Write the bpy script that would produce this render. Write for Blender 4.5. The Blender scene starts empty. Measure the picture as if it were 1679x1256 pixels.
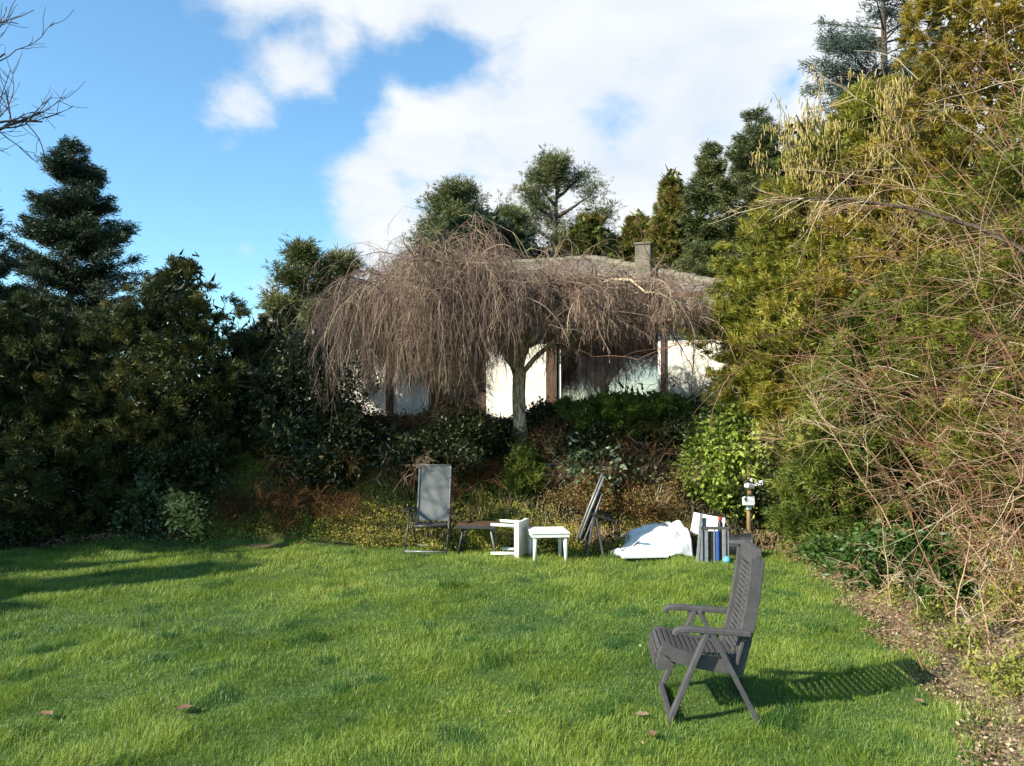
import bpy, math, numpy as np
from mathutils import Vector, Matrix

scene = bpy.context.scene
# ------------------------------------------------------------------ camera, sky, sun, exposure
CAM_H = 1.9; FPX = 1350.0; PITCH = math.atan(52 / FPX)
cam_d = bpy.data.cameras.new('camera'); cam_d.sensor_width = 36.0; cam_d.lens = FPX / 1679 * 36
cam_d.clip_end = 2000; cam_d.clip_start = 0.05
cam = bpy.data.objects.new('camera', cam_d); scene.collection.objects.link(cam)
cam.location = (0, 0, CAM_H); cam.rotation_euler = (math.pi / 2 + PITCH, 0, 0)
scene.camera = cam

SUN_AZ = (-0.88, -0.475); SUN_EL = math.radians(31.5)
_n = math.hypot(*SUN_AZ)
sun_vec = Vector((SUN_AZ[0] / _n * math.cos(SUN_EL), SUN_AZ[1] / _n * math.cos(SUN_EL), math.sin(SUN_EL)))
sun_d = bpy.data.lights.new('sun', 'SUN'); sun_d.energy = 5.0; sun_d.angle = math.radians(0.5)
sun_d.color = (1.0, 0.93, 0.80)
sun = bpy.data.objects.new('sun', sun_d); scene.collection.objects.link(sun)
sun.rotation_euler = sun_vec.to_track_quat('Z', 'Y').to_euler()
scene.view_settings.view_transform = 'Standard'; scene.view_settings.look = 'None'
scene.view_settings.exposure = 0.93; scene.view_settings.gamma = 1.0
scene.view_settings.use_curve_mapping = False
cy = scene.cycles
cy.max_bounces = 5; cy.diffuse_bounces = 2; cy.glossy_bounces = 2; cy.transmission_bounces = 2
cy.transparent_max_bounces = 4; cy.use_denoising = True

def pix_dir(px, py):
    x = (px - 839.5) / FPX; z = (628 - py) / FPX
    v = Vector((x, math.cos(PITCH) - z * math.sin(PITCH), math.sin(PITCH) + z * math.cos(PITCH)))
    return v
def at(px, py, Y):
    v = pix_dir(px, py); s = Y / v.y
    return np.array([v.x * s, Y, CAM_H + v.z * s])

W = bpy.data.worlds.new('World'); scene.world = W; W.use_nodes = True
def build_world():
    nt = W.node_tree; nt.nodes.clear(); L = nt.links
    out = nt.nodes.new('ShaderNodeOutputWorld'); bg = nt.nodes.new('ShaderNodeBackground')
    sky = nt.nodes.new('ShaderNodeTexSky'); sky.sky_type = 'NISHITA'; sky.sun_disc = False
    sky.sun_elevation = SUN_EL; sky.sun_rotation = math.atan2(SUN_AZ[0], SUN_AZ[1])
    sky.air_density = 1.0; sky.dust_density = 0.6; sky.ozone_density = 1.6
    bg.inputs['Strength'].default_value = 0.075
    tc = nt.nodes.new('ShaderNodeTexCoord')
    def math_(op, a, b=None, c=None, clamp=False):
        n = nt.nodes.new('ShaderNodeMath'); n.operation = op; n.use_clamp = clamp
        for i, v in enumerate((a, b, c)):
            if v is None: continue
            if hasattr(v, 'links'): L.new(v, n.inputs[i])
            else: n.inputs[i].default_value = v
        return n.outputs[0]
    def noise(scale, detail, rough, dist=0.0, mul=(1, 1, 1)):
        m = nt.nodes.new('ShaderNodeMapping'); m.inputs['Scale'].default_value = mul
        L.new(tc.outputs['Generated'], m.inputs['Vector'])
        n = nt.nodes.new('ShaderNodeTexNoise'); n.inputs['Scale'].default_value = scale
        n.inputs['Detail'].default_value = detail; n.inputs['Roughness'].default_value = rough
        n.inputs['Distortion'].default_value = dist
        L.new(m.outputs[0], n.inputs['Vector']); return n.outputs['Fac']
    # where the clouds stand in the sky (direction, angular radius)
    blobs = [(480, 100, 85), (400, 160, 58), (560, 70, 60), (420, -60, 130), (620, -60, 130), (800, -20, 120),
             (960, 60, 160), (1150, 80, 220), (1400, 60, 260), (1650, 100, 300), (690, 235, 125), (610, 300, 95),
             (850, 210, 150), (900, 330, 230), (1150, 300, 260), (640, 400, 100), (1450, 330, 260), (450, 480, 34),
             (560, 450, 70), (515, 225, 26), (405, 410, 22), (1000, -200, 220), (760, 400, 120), (150, 30, 12)]
    acc = None
    for px, py, r in blobs:
        d = pix_dir(px, py).normalized()
        vd = nt.nodes.new('ShaderNodeVectorMath'); vd.operation = 'DISTANCE'
        L.new(tc.outputs['Generated'], vd.inputs[0]); vd.inputs[1].default_value = d
        v = math_('MULTIPLY_ADD', vd.outputs['Value'], -FPX / r, 1.0)
        v = math_('MULTIPLY', v, min(1.0, r / 100.0))
        acc = v if acc is None else math_('SMOOTH_MAX', acc, v, 0.15)
    # blue breaks between the clouds
    for px, py, rr_, k in [(750, 96, 60, .62), (690, 104, 60, .55), (590, 135, 60, .55), (500, 185, 50, .5), (470, 50, 60, .4), (1300, 130, 55, .7), (900, 190, 70, .15), (1000, 140, 90, .08), (560, 215, 45, .5), (1180, 230, 90, .34), (830, 160, 60, .36), (1100, 60, 80, .3)]:
        vd = nt.nodes.new('ShaderNodeVectorMath'); vd.operation = 'DISTANCE'
        L.new(tc.outputs['Generated'], vd.inputs[0]); vd.inputs[1].default_value = pix_dir(px, py).normalized()
        acc = math_('MULTIPLY_ADD', math_('MULTIPLY_ADD', vd.outputs['Value'], -FPX / rr_, 1.0, clamp=True), -k, acc)
    n1 = noise(5.0, 7, 0.6, 0.4, (1, 1, 1.7)); n2 = noise(14.0, 6, 0.62, 0.3, (1, 1, 1.6))
    a = math_('MULTIPLY_ADD', math_('SUBTRACT', n1, 0.5), 1.5, acc)
    a = math_('MULTIPLY_ADD', math_('SUBTRACT', n2, 0.5), 0.85, a)
    mr = nt.nodes.new('ShaderNodeMapRange'); mr.interpolation_type = 'SMOOTHSTEP'
    L.new(a, mr.inputs['Value']); mr.inputs['From Min'].default_value = -0.12; mr.inputs['From Max'].default_value = 0.58
    # thin veils inside the cloud field
    veil = math_('MULTIPLY', mr.outputs['Result'], 0.97)
    cr = nt.nodes.new('ShaderNodeValToRGB')
    cr.color_ramp.elements[0].position = 0.30; cr.color_ramp.elements[0].color = (5.3, 5.9, 6.7, 1)
    cr.color_ramp.elements[1].position = 0.62; cr.color_ramp.elements[1].color = (7.1, 7.25, 7.35, 1)
    L.new(noise(3.2, 5, 0.55, 0.5, (1, 1, 2.4)), cr.inputs['Fac'])
    tint = nt.nodes.new('ShaderNodeMix'); tint.data_type = 'RGBA'; tint.blend_type = 'MULTIPLY'
    tint.inputs['Factor'].default_value = 1.0; tint.inputs['B'].default_value = (1.20, 1.70, 1.84, 1)
    L.new(sky.outputs['Color'], tint.inputs['A'])
    mx = nt.nodes.new('ShaderNodeMix'); mx.data_type = 'RGBA'
    L.new(veil, mx.inputs['Factor']); L.new(tint.outputs['Result'], mx.inputs['A']); L.new(cr.outputs['Color'], mx.inputs['B'])
    L.new(mx.outputs['Result'], bg.inputs['Color']); L.new(bg.outputs[0], out.inputs['Surface'])
build_world()

# ------------------------------------------------------------------ materials
def nodes_of(m):
    m.use_nodes = True; nt = m.node_tree; nt.nodes.clear(); return nt
def ramp(nt, stops):
    r = nt.nodes.new('ShaderNodeValToRGB'); e = r.color_ramp.elements
    while len(e) < len(stops): e.new(0.5)
    for i, (p, c) in enumerate(stops): e[i].position = p; e[i].color = (*c, 1)
    return r
def leaf_mat(name, stops, trans=0.3, rough=0.55, spec=0.3):
    m = bpy.data.materials.new(name); nt = nodes_of(m); L = nt.links
    at_ = nt.nodes.new('ShaderNodeAttribute'); at_.attribute_name = 'tint'
    r = ramp(nt, stops); L.new(at_.outputs['Fac'], r.inputs['Fac'])
    p = nt.nodes.new('ShaderNodeBsdfPrincipled'); p.inputs['Roughness'].default_value = rough
    p.inputs['Specular IOR Level'].default_value = spec
    t = nt.nodes.new('ShaderNodeBsdfTranslucent'); mx = nt.nodes.new('ShaderNodeMixShader')
    mx.inputs[0].default_value = trans
    L.new(r.outputs[0], p.inputs['Base Color']); L.new(r.outputs[0], t.inputs['Color'])
    L.new(p.outputs[0], mx.inputs[1]); L.new(t.outputs[0], mx.inputs[2])
    o = nt.nodes.new('ShaderNodeOutputMaterial'); L.new(mx.outputs[0], o.inputs['Surface']); return m
def surf_mat(name, c1, c2, scale=8.0, rough=0.8, bump=0.0, stretch=(1, 1, 1), detail=6, spec=0.3, lo=0.35, hi=0.65, bscale=None):
    m = bpy.data.materials.new(name); nt = nodes_of(m); L = nt.links
    tc = nt.nodes.new('ShaderNodeTexCoord'); mp = nt.nodes.new('ShaderNodeMapping'); mp.inputs['Scale'].default_value = stretch
    L.new(tc.outputs['Object'], mp.inputs['Vector'])
    n = nt.nodes.new('ShaderNodeTexNoise'); n.inputs['Scale'].default_value = scale; n.inputs['Detail'].default_value = detail
    n.inputs['Roughness'].default_value = 0.65
    L.new(mp.outputs[0], n.inputs['Vector'])
    r = ramp(nt, [(lo, c1), (hi, c2)]); L.new(n.outputs['Fac'], r.inputs['Fac'])
    p = nt.nodes.new('ShaderNodeBsdfPrincipled'); p.inputs['Roughness'].default_value = rough
    p.inputs['Specular IOR Level'].default_value = spec
    L.new(r.outputs[0], p.inputs['Base Color'])
    if bump:
        b = nt.nodes.new('ShaderNodeBump'); b.inputs['Strength'].default_value = bump; b.inputs['Distance'].default_value = 0.02
        n2 = nt.nodes.new('ShaderNodeTexNoise'); n2.inputs['Scale'].default_value = bscale or scale * 3; n2.inputs['Detail'].default_value = 5
        L.new(mp.outputs[0], n2.inputs['Vector'])
        L.new(n2.outputs['Fac'], b.inputs['Height']); L.new(b.outputs[0], p.inputs['Normal'])
    o = nt.nodes.new('ShaderNodeOutputMaterial'); L.new(p.outputs[0], o.inputs['Surface']); return m

M = {}
M['grass'] = leaf_mat('grass_blades', [(0.0, (0.050, 0.130, 0.025)), (0.45, (0.188, 0.282, 0.036)), (0.85, (0.32, 0.385, 0.060)), (0.97, (0.30, 0.30, 0.10)), (1.0, (0.42, 0.36, 0.18))], 0.35, 0.45, 0.35)
M['yew'] = leaf_mat('yew_needles', [(0, (0.016, 0.026, 0.009)), (0.55, (0.062, 0.074, 0.018)), (1, (0.17, 0.15, 0.035))], 0.15)
M['spruce'] = leaf_mat('spruce_needles', [(0, (0.014, 0.026, 0.014)), (0.6, (0.038, 0.060, 0.026)), (1, (0.085, 0.105, 0.045))], 0.12)
M['bluespruce'] = leaf_mat('blue_spruce_needles', [(0, (0.035, 0.060, 0.045)), (1, (0.15, 0.19, 0.15))], 0.12)
M['thuja'] = leaf_mat('thuja_scales', [(0, (0.060, 0.075, 0.010)), (0.35, (0.165, 0.180, 0.022)), (0.75, (0.31, 0.285, 0.038)), (1, (0.44, 0.31, 0.06))], 0.28)
M['thujagreen'] = leaf_mat('thuja_green_scales', [(0, (0.038, 0.060, 0.009)), (0.5, (0.110, 0.145, 0.020)), (1, (0.25, 0.25, 0.04))], 0.25)
M['thujagold'] = leaf_mat('thuja_gold_scales', [(0, (0.11, 0.09, 0.012)), (0.5, (0.28, 0.215, 0.028)), (1, (0.42, 0.30, 0.05))], 0.28)
M['pine'] = leaf_mat('pine_needles', [(0, (0.05, 0.07, 0.022)), (0.6, (0.12, 0.14, 0.045)), (1, (0.25, 0.23, 0.09))], 0.15)
M['cypress'] = leaf_mat('cypress_scales', [(0, (0.05, 0.065, 0.012)), (0.6, (0.13, 0.14, 0.025)), (1, (0.25, 0.18, 0.045))], 0.2)
M['catkin'] = leaf_mat('catkins', [(0, (0.26, 0.19, 0.045)), (1, (0.50, 0.40, 0.13))], 0.2)
M['brightleaf'] = leaf_mat('bright_evergreen_leaves', [(0, (0.085, 0.14, 0.018)), (0.5, (0.23, 0.30, 0.045)), (1, (0.46, 0.50, 0.11))], 0.3, 0.35, 0.5)
M['laurel'] = leaf_mat('laurel_leaves', [(0, (0.030, 0.070, 0.012)), (0.6, (0.070, 0.125, 0.025)), (1, (0.16, 0.22, 0.07))], 0.2, 0.42, 0.3)
M['rhodo'] = leaf_mat('rhododendron_leaves', [(0, (0.04, 0.07, 0.025)), (0.6, (0.10, 0.14, 0.06)), (1, (0.22, 0.26, 0.15))], 0.2, 0.35, 0.5)
M['darkleaf'] = leaf_mat('dark_evergreen_leaves', [(0, (0.014, 0.020, 0.007)), (0.7, (0.042, 0.054, 0.016)), (1, (0.10, 0.11, 0.04))], 0.15, 0.4, 0.4)
M['juniper'] = leaf_mat('juniper_needles', [(0, (0.020, 0.042, 0.008)), (0.6, (0.065, 0.105, 0.014)), (1, (0.13, 0.17, 0.025))], 0.2)
M['rust'] = leaf_mat('rusty_dead_leaves', [(0, (0.07, 0.030, 0.012)), (0.6, (0.17, 0.075, 0.025)), (1, (0.30, 0.16, 0.05))], 0.25)
M['rustleaf'] = leaf_mat('withered_leaves', [(0, (0.06, 0.032, 0.014)), (0.5, (0.16, 0.085, 0.030)), (0.8, (0.26, 0.16, 0.05)), (1, (0.20, 0.20, 0.05))], 0.25)
M['heather'] = leaf_mat('yellow_green_ground_plants', [(0, (0.09, 0.11, 0.02)), (0.45, (0.28, 0.30, 0.05)), (0.8, (0.50, 0.41, 0.09)), (1, (0.34, 0.22, 0.07))], 0.25)
M['variegated'] = leaf_mat('variegated_leaves', [(0, (0.09, 0.13, 0.04)), (0.5, (0.28, 0.32, 0.08)), (1, (0.65, 0.60, 0.20))], 0.25)
M['straw'] = leaf_mat('dry_straw', [(0, (0.20, 0.13, 0.06)), (1, (0.60, 0.46, 0.25))], 0.2)
M['litter'] = leaf_mat('fallen_leaves', [(0, (0.10, 0.055, 0.028)), (0.6, (0.26, 0.165, 0.09)), (1, (0.50, 0.40, 0.26))], 0.15)
M['weeptwig'] = leaf_mat('weeping_twigs', [(0, (0.065, 0.038, 0.028)), (0.45, (0.185, 0.115, 0.084)), (0.8, (0.35, 0.25, 0.165)), (1, (0.52, 0.43, 0.26))], 0.0, 0.7)
M['tantwig'] = leaf_mat('tan_twigs', [(0, (0.14, 0.055, 0.035)), (0.35, (0.28, 0.15, 0.08)), (0.65, (0.48, 0.35, 0.20)), (1, (0.70, 0.61, 0.44))], 0.0, 0.55, 0.4)
M['redtwig'] = leaf_mat('red_twigs', [(0, (0.13, 0.030, 0.022)), (0.6, (0.30, 0.10, 0.06)), (1, (0.50, 0.33, 0.19))], 0.0, 0.5, 0.4)
M['darktwig'] = leaf_mat('dark_twigs', [(0, (0.03, 0.018, 0.012)), (1, (0.12, 0.075, 0.045))], 0.0, 0.7)
M['bark'] = surf_mat('bark', (0.035, 0.025, 0.018), (0.13, 0.095, 0.065), 10, 0.9, 0.8, (3, 3, 0.7))
M['palebark'] = surf_mat('pale_flaking_bark', (0.20, 0.11, 0.06), (0.70, 0.56, 0.38), 9, 0.85, 0.9, (3, 3, 0.8), lo=0.4, hi=0.56)
M['ground'] = surf_mat('earth', (0.045, 0.030, 0.017), (0.14, 0.095, 0.050), 5, 0.95, 0.8)
M['soil'] = surf_mat('lawn_soil', (0.040, 0.075, 0.014), (0.085, 0.130, 0.024), 6, 0.95, 0.5)
M['dryearth'] = surf_mat('dry_earth', (0.13, 0.09, 0.05), (0.34, 0.26, 0.15), 7, 0.95, 0.9, lo=0.3, hi=0.7)
M['greyplastic'] = surf_mat('weathered_grey_plastic', (0.058, 0.054, 0.054), (0.085, 0.080, 0.080), 14, 0.55, 0.08, spec=0.35)
M['greyfabric'] = surf_mat('grey_mesh_fabric', (0.125, 0.128, 0.122), (0.155, 0.158, 0.152), 5, 0.75, 0.05)
M['darkmetal'] = surf_mat('dark_metal', (0.025, 0.026, 0.028), (0.05, 0.05, 0.052), 10, 0.4, spec=0.5)
M['greymetal'] = surf_mat('grey_metal_tube', (0.15, 0.15, 0.15), (0.24, 0.24, 0.23), 12, 0.35, spec=0.5)
M['whiteplastic'] = surf_mat('dirty_white_plastic', (0.60, 0.58, 0.46), (0.80, 0.79, 0.73), 5, 0.4, spec=0.5, lo=0.3, hi=0.5)
M['tarp'] = surf_mat('white_tarp', (0.42, 0.45, 0.43), (0.82, 0.82, 0.80), 2.6, 0.45, 0.3, spec=0.4, bscale=9, lo=.36, hi=.46)
M['black'] = surf_mat('black_plastic', (0.012, 0.012, 0.013), (0.03, 0.03, 0.03), 10, 0.45, spec=0.5)
M['blue'] = surf_mat('blue_plastic', (0.02, 0.07, 0.28), (0.04, 0.11, 0.36), 9, 0.5)
M['lightblue'] = surf_mat('light_blue_plastic', (0.08, 0.32, 0.50), (0.12, 0.40, 0.58), 9, 0.4)
M['red'] = surf_mat('red_plastic', (0.35, 0.03, 0.02), (0.45, 0.05, 0.03), 9, 0.5)
M['wood'] = surf_mat('weathered_wood', (0.17, 0.11, 0.05), (0.36, 0.25, 0.12), 9, 0.85, 0.4, (4, 4, 0.5))
M['darkwood'] = surf_mat('dark_stained_wood', (0.055, 0.032, 0.018), (0.11, 0.065, 0.036), 6, 0.7, 0.2, (4, 4, 0.6))
M['render'] = surf_mat('cream_render', (0.66, 0.62, 0.48), (0.80, 0.77, 0.66), 1.8, 0.9, 0.15, lo=0.3, hi=0.55, bscale=30)
M['whitepaint'] = surf_mat('white_paint', (0.72, 0.71, 0.67), (0.82, 0.81, 0.78), 4, 0.5)
M['concrete'] = surf_mat('lichened_concrete', (0.10, 0.088, 0.06), (0.23, 0.20, 0.145), 7, 0.9, 0.3)
M['zinc'] = surf_mat('zinc', (0.42, 0.43, 0.44), (0.60, 0.61, 0.62), 4, 0.35, spec=0.5)
M['stone'] = surf_mat('pale_stone', (0.55, 0.53, 0.48), (0.75, 0.74, 0.70), 8, 0.8)

def roof_mat():
    m = bpy.data.materials.new('roof_tiles'); nt = nodes_of(m); L = nt.links
    tc = nt.nodes.new('ShaderNodeTexCoord')
    b = nt.nodes.new('ShaderNodeTexBrick'); b.inputs['Scale'].default_value = 1.0
    b.inputs['Brick Width'].default_value = 0.3; b.inputs['Row Height'].default_value = 0.28; b.inputs['Mortar Size'].default_value = 0.018
    b.inputs['Color1'].default_value = (0.13, 0.105, 0.085, 1); b.inputs['Color2'].default_value = (0.20, 0.16, 0.12, 1)
    b.inputs['Mortar'].default_value = (0.03, 0.025, 0.02, 1)
    L.new(tc.outputs['Object'], b.inputs['Vector'])
    p = nt.nodes.new('ShaderNodeBsdfPrincipled'); p.inputs['Roughness'].default_value = 0.85
    L.new(b.outputs['Color'], p.inputs['Base Color'])
    bm = nt.nodes.new('ShaderNodeBump'); bm.inputs['Distance'].default_value = 0.03; bm.inputs['Strength'].default_value = 0.8; bm.invert = True
    L.new(b.outputs['Fac'], bm.inputs['Height']); L.new(bm.outputs[0], p.inputs['Normal'])
    o = nt.nodes.new('ShaderNodeOutputMaterial'); L.new(p.outputs[0], o.inputs['Surface']); return m
M['roof'] = roof_mat()
def glass_mat():
    m = bpy.data.materials.new('window_glass'); nt = nodes_of(m); L = nt.links
    g = nt.nodes.new('ShaderNodeBsdfGlossy'); g.inputs['Roughness'].default_value = 0.02; g.inputs['Color'].default_value = (0.84, 0.74, 0.72, 1)
    t = nt.nodes.new('ShaderNodeBsdfTransparent'); t.inputs['Color'].default_value = (0.80, 0.82, 0.84, 1)
    mx = nt.nodes.new('ShaderNodeMixShader'); mx.inputs[0].default_value = 0.42
    o = nt.nodes.new('ShaderNodeOutputMaterial')
    L.new(t.outputs[0], mx.inputs[1]); L.new(g.outputs[0], mx.inputs[2]); L.new(mx.outputs[0], o.inputs['Surface']); return m
M['glass'] = glass_mat()

# ------------------------------------------------------------------ helpers
COL = scene.collection
def tag(o, label=None, cat=None, group=None, kind=None):
    if label: o['label'] = label
    if cat: o['category'] = cat
    if group: o['group'] = group
    if kind: o['kind'] = kind
    return o
def thing(name, label, cat, loc=(0, 0, 0), rotz=0.0, group=None):
    o = bpy.data.objects.new(name, None); COL.objects.link(o); o.location = [float(v) for v in loc]
    o.rotation_euler = (0, 0, rotz); o.empty_display_size = 0.2
    return tag(o, label, cat, group)
def mesh_obj(name, V, F, mat, parent=None, tint=None, smooth=False, world=True):
    """V (n,3), F list of (m,k) int arrays"""
    V = np.asarray(V, dtype=np.float32)
    if not isinstance(F, (list, tuple)): F = [F]
    if parent is not None and world: V = V - np.array(parent.location, dtype=np.float32)
    me = bpy.data.meshes.new(name); me.vertices.add(len(V)); me.vertices.foreach_set('co', V.ravel())
    tot = np.concatenate([np.full(len(f), f.shape[1], dtype=np.int32) for f in F])
    idx = np.concatenate([f.ravel() for f in F]).astype(np.int32)
    me.loops.add(len(idx)); me.loops.foreach_set('vertex_index', idx)
    me.polygons.add(len(tot)); st = np.zeros(len(tot), dtype=np.int32); st[1:] = np.cumsum(tot)[:-1]
    me.polygons.foreach_set('loop_start', st); me.polygons.foreach_set('loop_total', tot)
    if smooth: me.polygons.foreach_set('use_smooth', np.ones(len(tot), dtype=bool))
    if tint is not None:
        a = me.attributes.new('tint', 'FLOAT', 'POINT'); a.data.foreach_set('value', np.asarray(tint, dtype=np.float32))
    me.update(calc_edges=True); me.materials.append(mat)
    o = bpy.data.objects.new(name, me); COL.objects.link(o)
    if parent is not None: o.parent = parent
    return o
def unit(v): return v / np.maximum(np.linalg.norm(v, axis=-1, keepdims=True), 1e-9)
def wave(P, seed, f):
    """smooth lumpy noise in about -1..1 at points P (n,3)"""
    r = np.random.default_rng(seed); s = 0
    for i in range(6):
        k = unit(r.normal(size=3)) * f * (0.7 + 0.9 * r.random()) * (1 if i < 3 else 1.9)
        s = s + np.sin(P @ k + r.random() * 6.28) * (1 if i < 3 else 0.6)
    return s / 3.0
def leaflets(P, D, ln, wd, rng, quad=False, fold=0.15):
    """one leaf per point; triangle needles or kite leaves"""
    n = len(P); A = unit(rng.normal(size=(n, 3))); S = unit(np.cross(D, A))
    ln = np.asarray(ln).reshape(-1, 1) * np.ones((n, 1)); wd = np.asarray(wd).reshape(-1, 1) * np.ones((n, 1))
    if not quad:
        V = np.stack([P - S * wd * .5, P + S * wd * .5, P + D * ln], axis=1).reshape(-1, 3)
        return V, np.arange(3 * n).reshape(-1, 3), 3
    N_ = np.cross(S, D)
    V = np.stack([P, P + D * ln * .45 - S * wd * .5 + N_ * wd * fold, P + D * ln, P + D * ln * .45 + S * wd * .5 + N_ * wd * fold], axis=1).reshape(-1, 3)
    return V, np.arange(4 * n).reshape(-1, 4), 4
def spray(P, D, k, size, ln, wd, spread, rng, quad=False, tint=None, droop=0.0, tj=0.18):
    """k leaves round each of the points"""
    n = len(P); P2 = np.repeat(P, k, 0) + rng.normal(size=(n * k, 3)) * size
    D2 = np.repeat(D, k, 0) + rng.normal(size=(n * k, 3)) * spread; D2[:, 2] -= droop; D2 = unit(D2)
    l = ln * rng.uniform(.6, 1.35, n * k); w = wd * rng.uniform(.7, 1.3, n * k)
    V, F, q = leaflets(P2, D2, l, w, rng, quad)
    t = np.repeat(tint if tint is not None else rng.random(n), k) + rng.normal(size=n * k) * tj
    return V, F, np.repeat(np.clip(t, 0, 1), q)
def merge(parts):
    Vs, Fs, Ts, off = [], {}, [], 0
    for V, F, T in parts:
        Vs.append(V); Fs.setdefault(F.shape[1], []).append(F + off); Ts.append(T); off += len(V)
    return np.concatenate(Vs), [np.concatenate(f) for f in Fs.values()], np.concatenate(Ts)
def tubes(C, R, rng, k=3, tint=None):
    """C (n,s,3) curves, R (n,s) radii"""
    n, s, _ = C.shape
    T = unit(np.gradient(C, axis=1)); ref = unit(rng.normal(size=(n, 1, 3)) * np.ones((n, s, 1)) * 1.0)
    U = unit(np.cross(T, ref)); Vv = np.cross(T, U)
    a = np.arange(k) * 2 * math.pi / k
    ring = U[:, :, None, :] * np.cos(a)[None, None, :, None] + Vv[:, :, None, :] * np.sin(a)[None, None, :, None]
    V = (C[:, :, None, :] + ring * R[:, :, None, None]).reshape(-1, 3)
    i = np.arange(n)[:, None, None] * s * k + np.arange(s - 1)[None, :, None] * k
    j = np.arange(k)[None, None, :]; j2 = (j + 1) % k
    F = np.stack([i + j, i + j2, i + k + j2, i + k + j], axis=-1).reshape(-1, 4)
    t = np.repeat(tint if tint is not None else rng.random(n), s * k)
    return V, F, np.clip(t, 0, 1)
def curves(P0, D0, L, s, rng, bend=(0, 0, 0), wob=0.1, keep=1.0):
    n = len(P0); L = np.asarray(L).reshape(-1, 1) * np.ones((n, 1)); st = L / (s - 1)
    C = np.zeros((n, s, 3)); C[:, 0] = P0; D = unit(D0.copy()); b = np.asarray(bend)
    for i in range(1, s):
        D = unit(D * keep + b / (s - 1) + rng.normal(size=(n, 3)) * wob)
        C[:, i] = C[:, i - 1] + D * st
    return C
def pick(C, n, rng, lo=0.2, hi=1.0):
    """n random points on curves with tangent"""
    ci = rng.integers(0, len(C), n); u = rng.uniform(lo, hi, n) * (C.shape[1] - 1.001); i = u.astype(int); f = (u - i)[:, None]
    a = C[ci, i]; b = C[ci, i + 1]; return a * (1 - f) + b * f, unit(b - a), ci, u / (C.shape[1] - 1)

# ------------------------------------------------------------------ terrain
def sstep(x): x = np.clip(x, 0, 1); return x * x * (3 - 2 * x)
def H(x, y):
    x = np.asarray(x, dtype=float); y = np.asarray(y, dtype=float)
    amp = 1.62 - 1.15 * sstep((-4.2 - x) / 2.5) - 0.8 * sstep((x - 2.9) / 1.6)
    h = amp * sstep((y - 11.7) / 2.4)
    h = h + 0.25 * sstep((y - 14) / 4) * sstep((x + 8) / 4)
    h = h + 0.018 * np.sin(x * 1.9 + 0.5 * y) * np.sin(y * 1.6 + 1) + 0.010 * np.sin(x * 4.7 + 2) * np.sin(y * 4.1 + x)
    h = h + 0.25 * sstep((x - 3.3) / 2.0) * (1 - sstep((y - 11) / 2))
    return h
def lawn_edge_far(x):
    return 11.75 + 0.42 * sstep((-1.5 - x) / 1.5) - 0.25 * np.exp(-((x - 1.0) / 1.2) ** 2) + 0.08 * np.sin(x * 3.1) + 0.05 * np.sin(x * 7.3)
def lawn_edge_right(y):
    return np.interp(y, [-2, 3, 4.6, 5.6, 6.6, 8.2, 9.5, 11, 12.5], [2.3, 2.35, 2.65, 3.0, 3.15, 3.45, 3.7, 3.75, 3.6]) + 0.06 * np.sin(y * 5.1) + 0.04 * np.sin(y * 11)
def grid_sheet(name, xs, ys, zoff, mat, mask=None, label=None, kind='structure'):
    X, Y = np.meshgrid(xs, ys); Z = H(X, Y) + zoff
    V = np.stack([X, Y, Z], -1).reshape(-1, 3); nx = len(xs); ny = len(ys)
    i, j = np.meshgrid(np.arange(nx - 1), np.arange(ny - 1)); b = (j * nx + i).ravel()
    F = np.stack([b, b + 1, b + nx + 1, b + nx], -1)
    if mask is not None:
        cx = (X[:-1, :-1] + X[1:, 1:]).ravel() / 2; cyy = (Y[:-1, :-1] + Y[1:, 1:]).ravel() / 2
        F = F[mask(cx, cyy)]
        used = np.unique(F); mp = np.zeros(len(V), dtype=int); mp[used] = np.arange(len(used)); V = V[used]; F = mp[F]
    o = mesh_obj(name, V, F, mat, smooth=True); return tag(o, kind=kind)
def axis(lo, hi, st, far):
    a = [lo - far * f for f in (1, .4, .15, .06, .025, .01)]; b = [hi + far * f for f in (.01, .025, .06, .15, .4, 1)]
    return np.array(a + list(np.arange(lo, hi, st)) + b)
grid_sheet('ground', axis(-20, 20, 0.2, 500), axis(-6, 26, 0.2, 500), 0.0, M['ground'])
grid_sheet('lawn', np.arange(-20, 5, 0.1), np.arange(-3, 13, 0.1), 0.004, M['soil'], lambda x, y: (y < lawn_edge_far(x)) & (x < lawn_edge_right(y)))
grid_sheet('bare_earth_strip', np.arange(2, 4.6, 0.1), np.arange(-3, 11.6, 0.1), 0.004, M['dryearth'], lambda x, y: (x > lawn_edge_right(y) + 0.1) & (x < 4.4 - 0.08 * (y - 5)))

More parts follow.
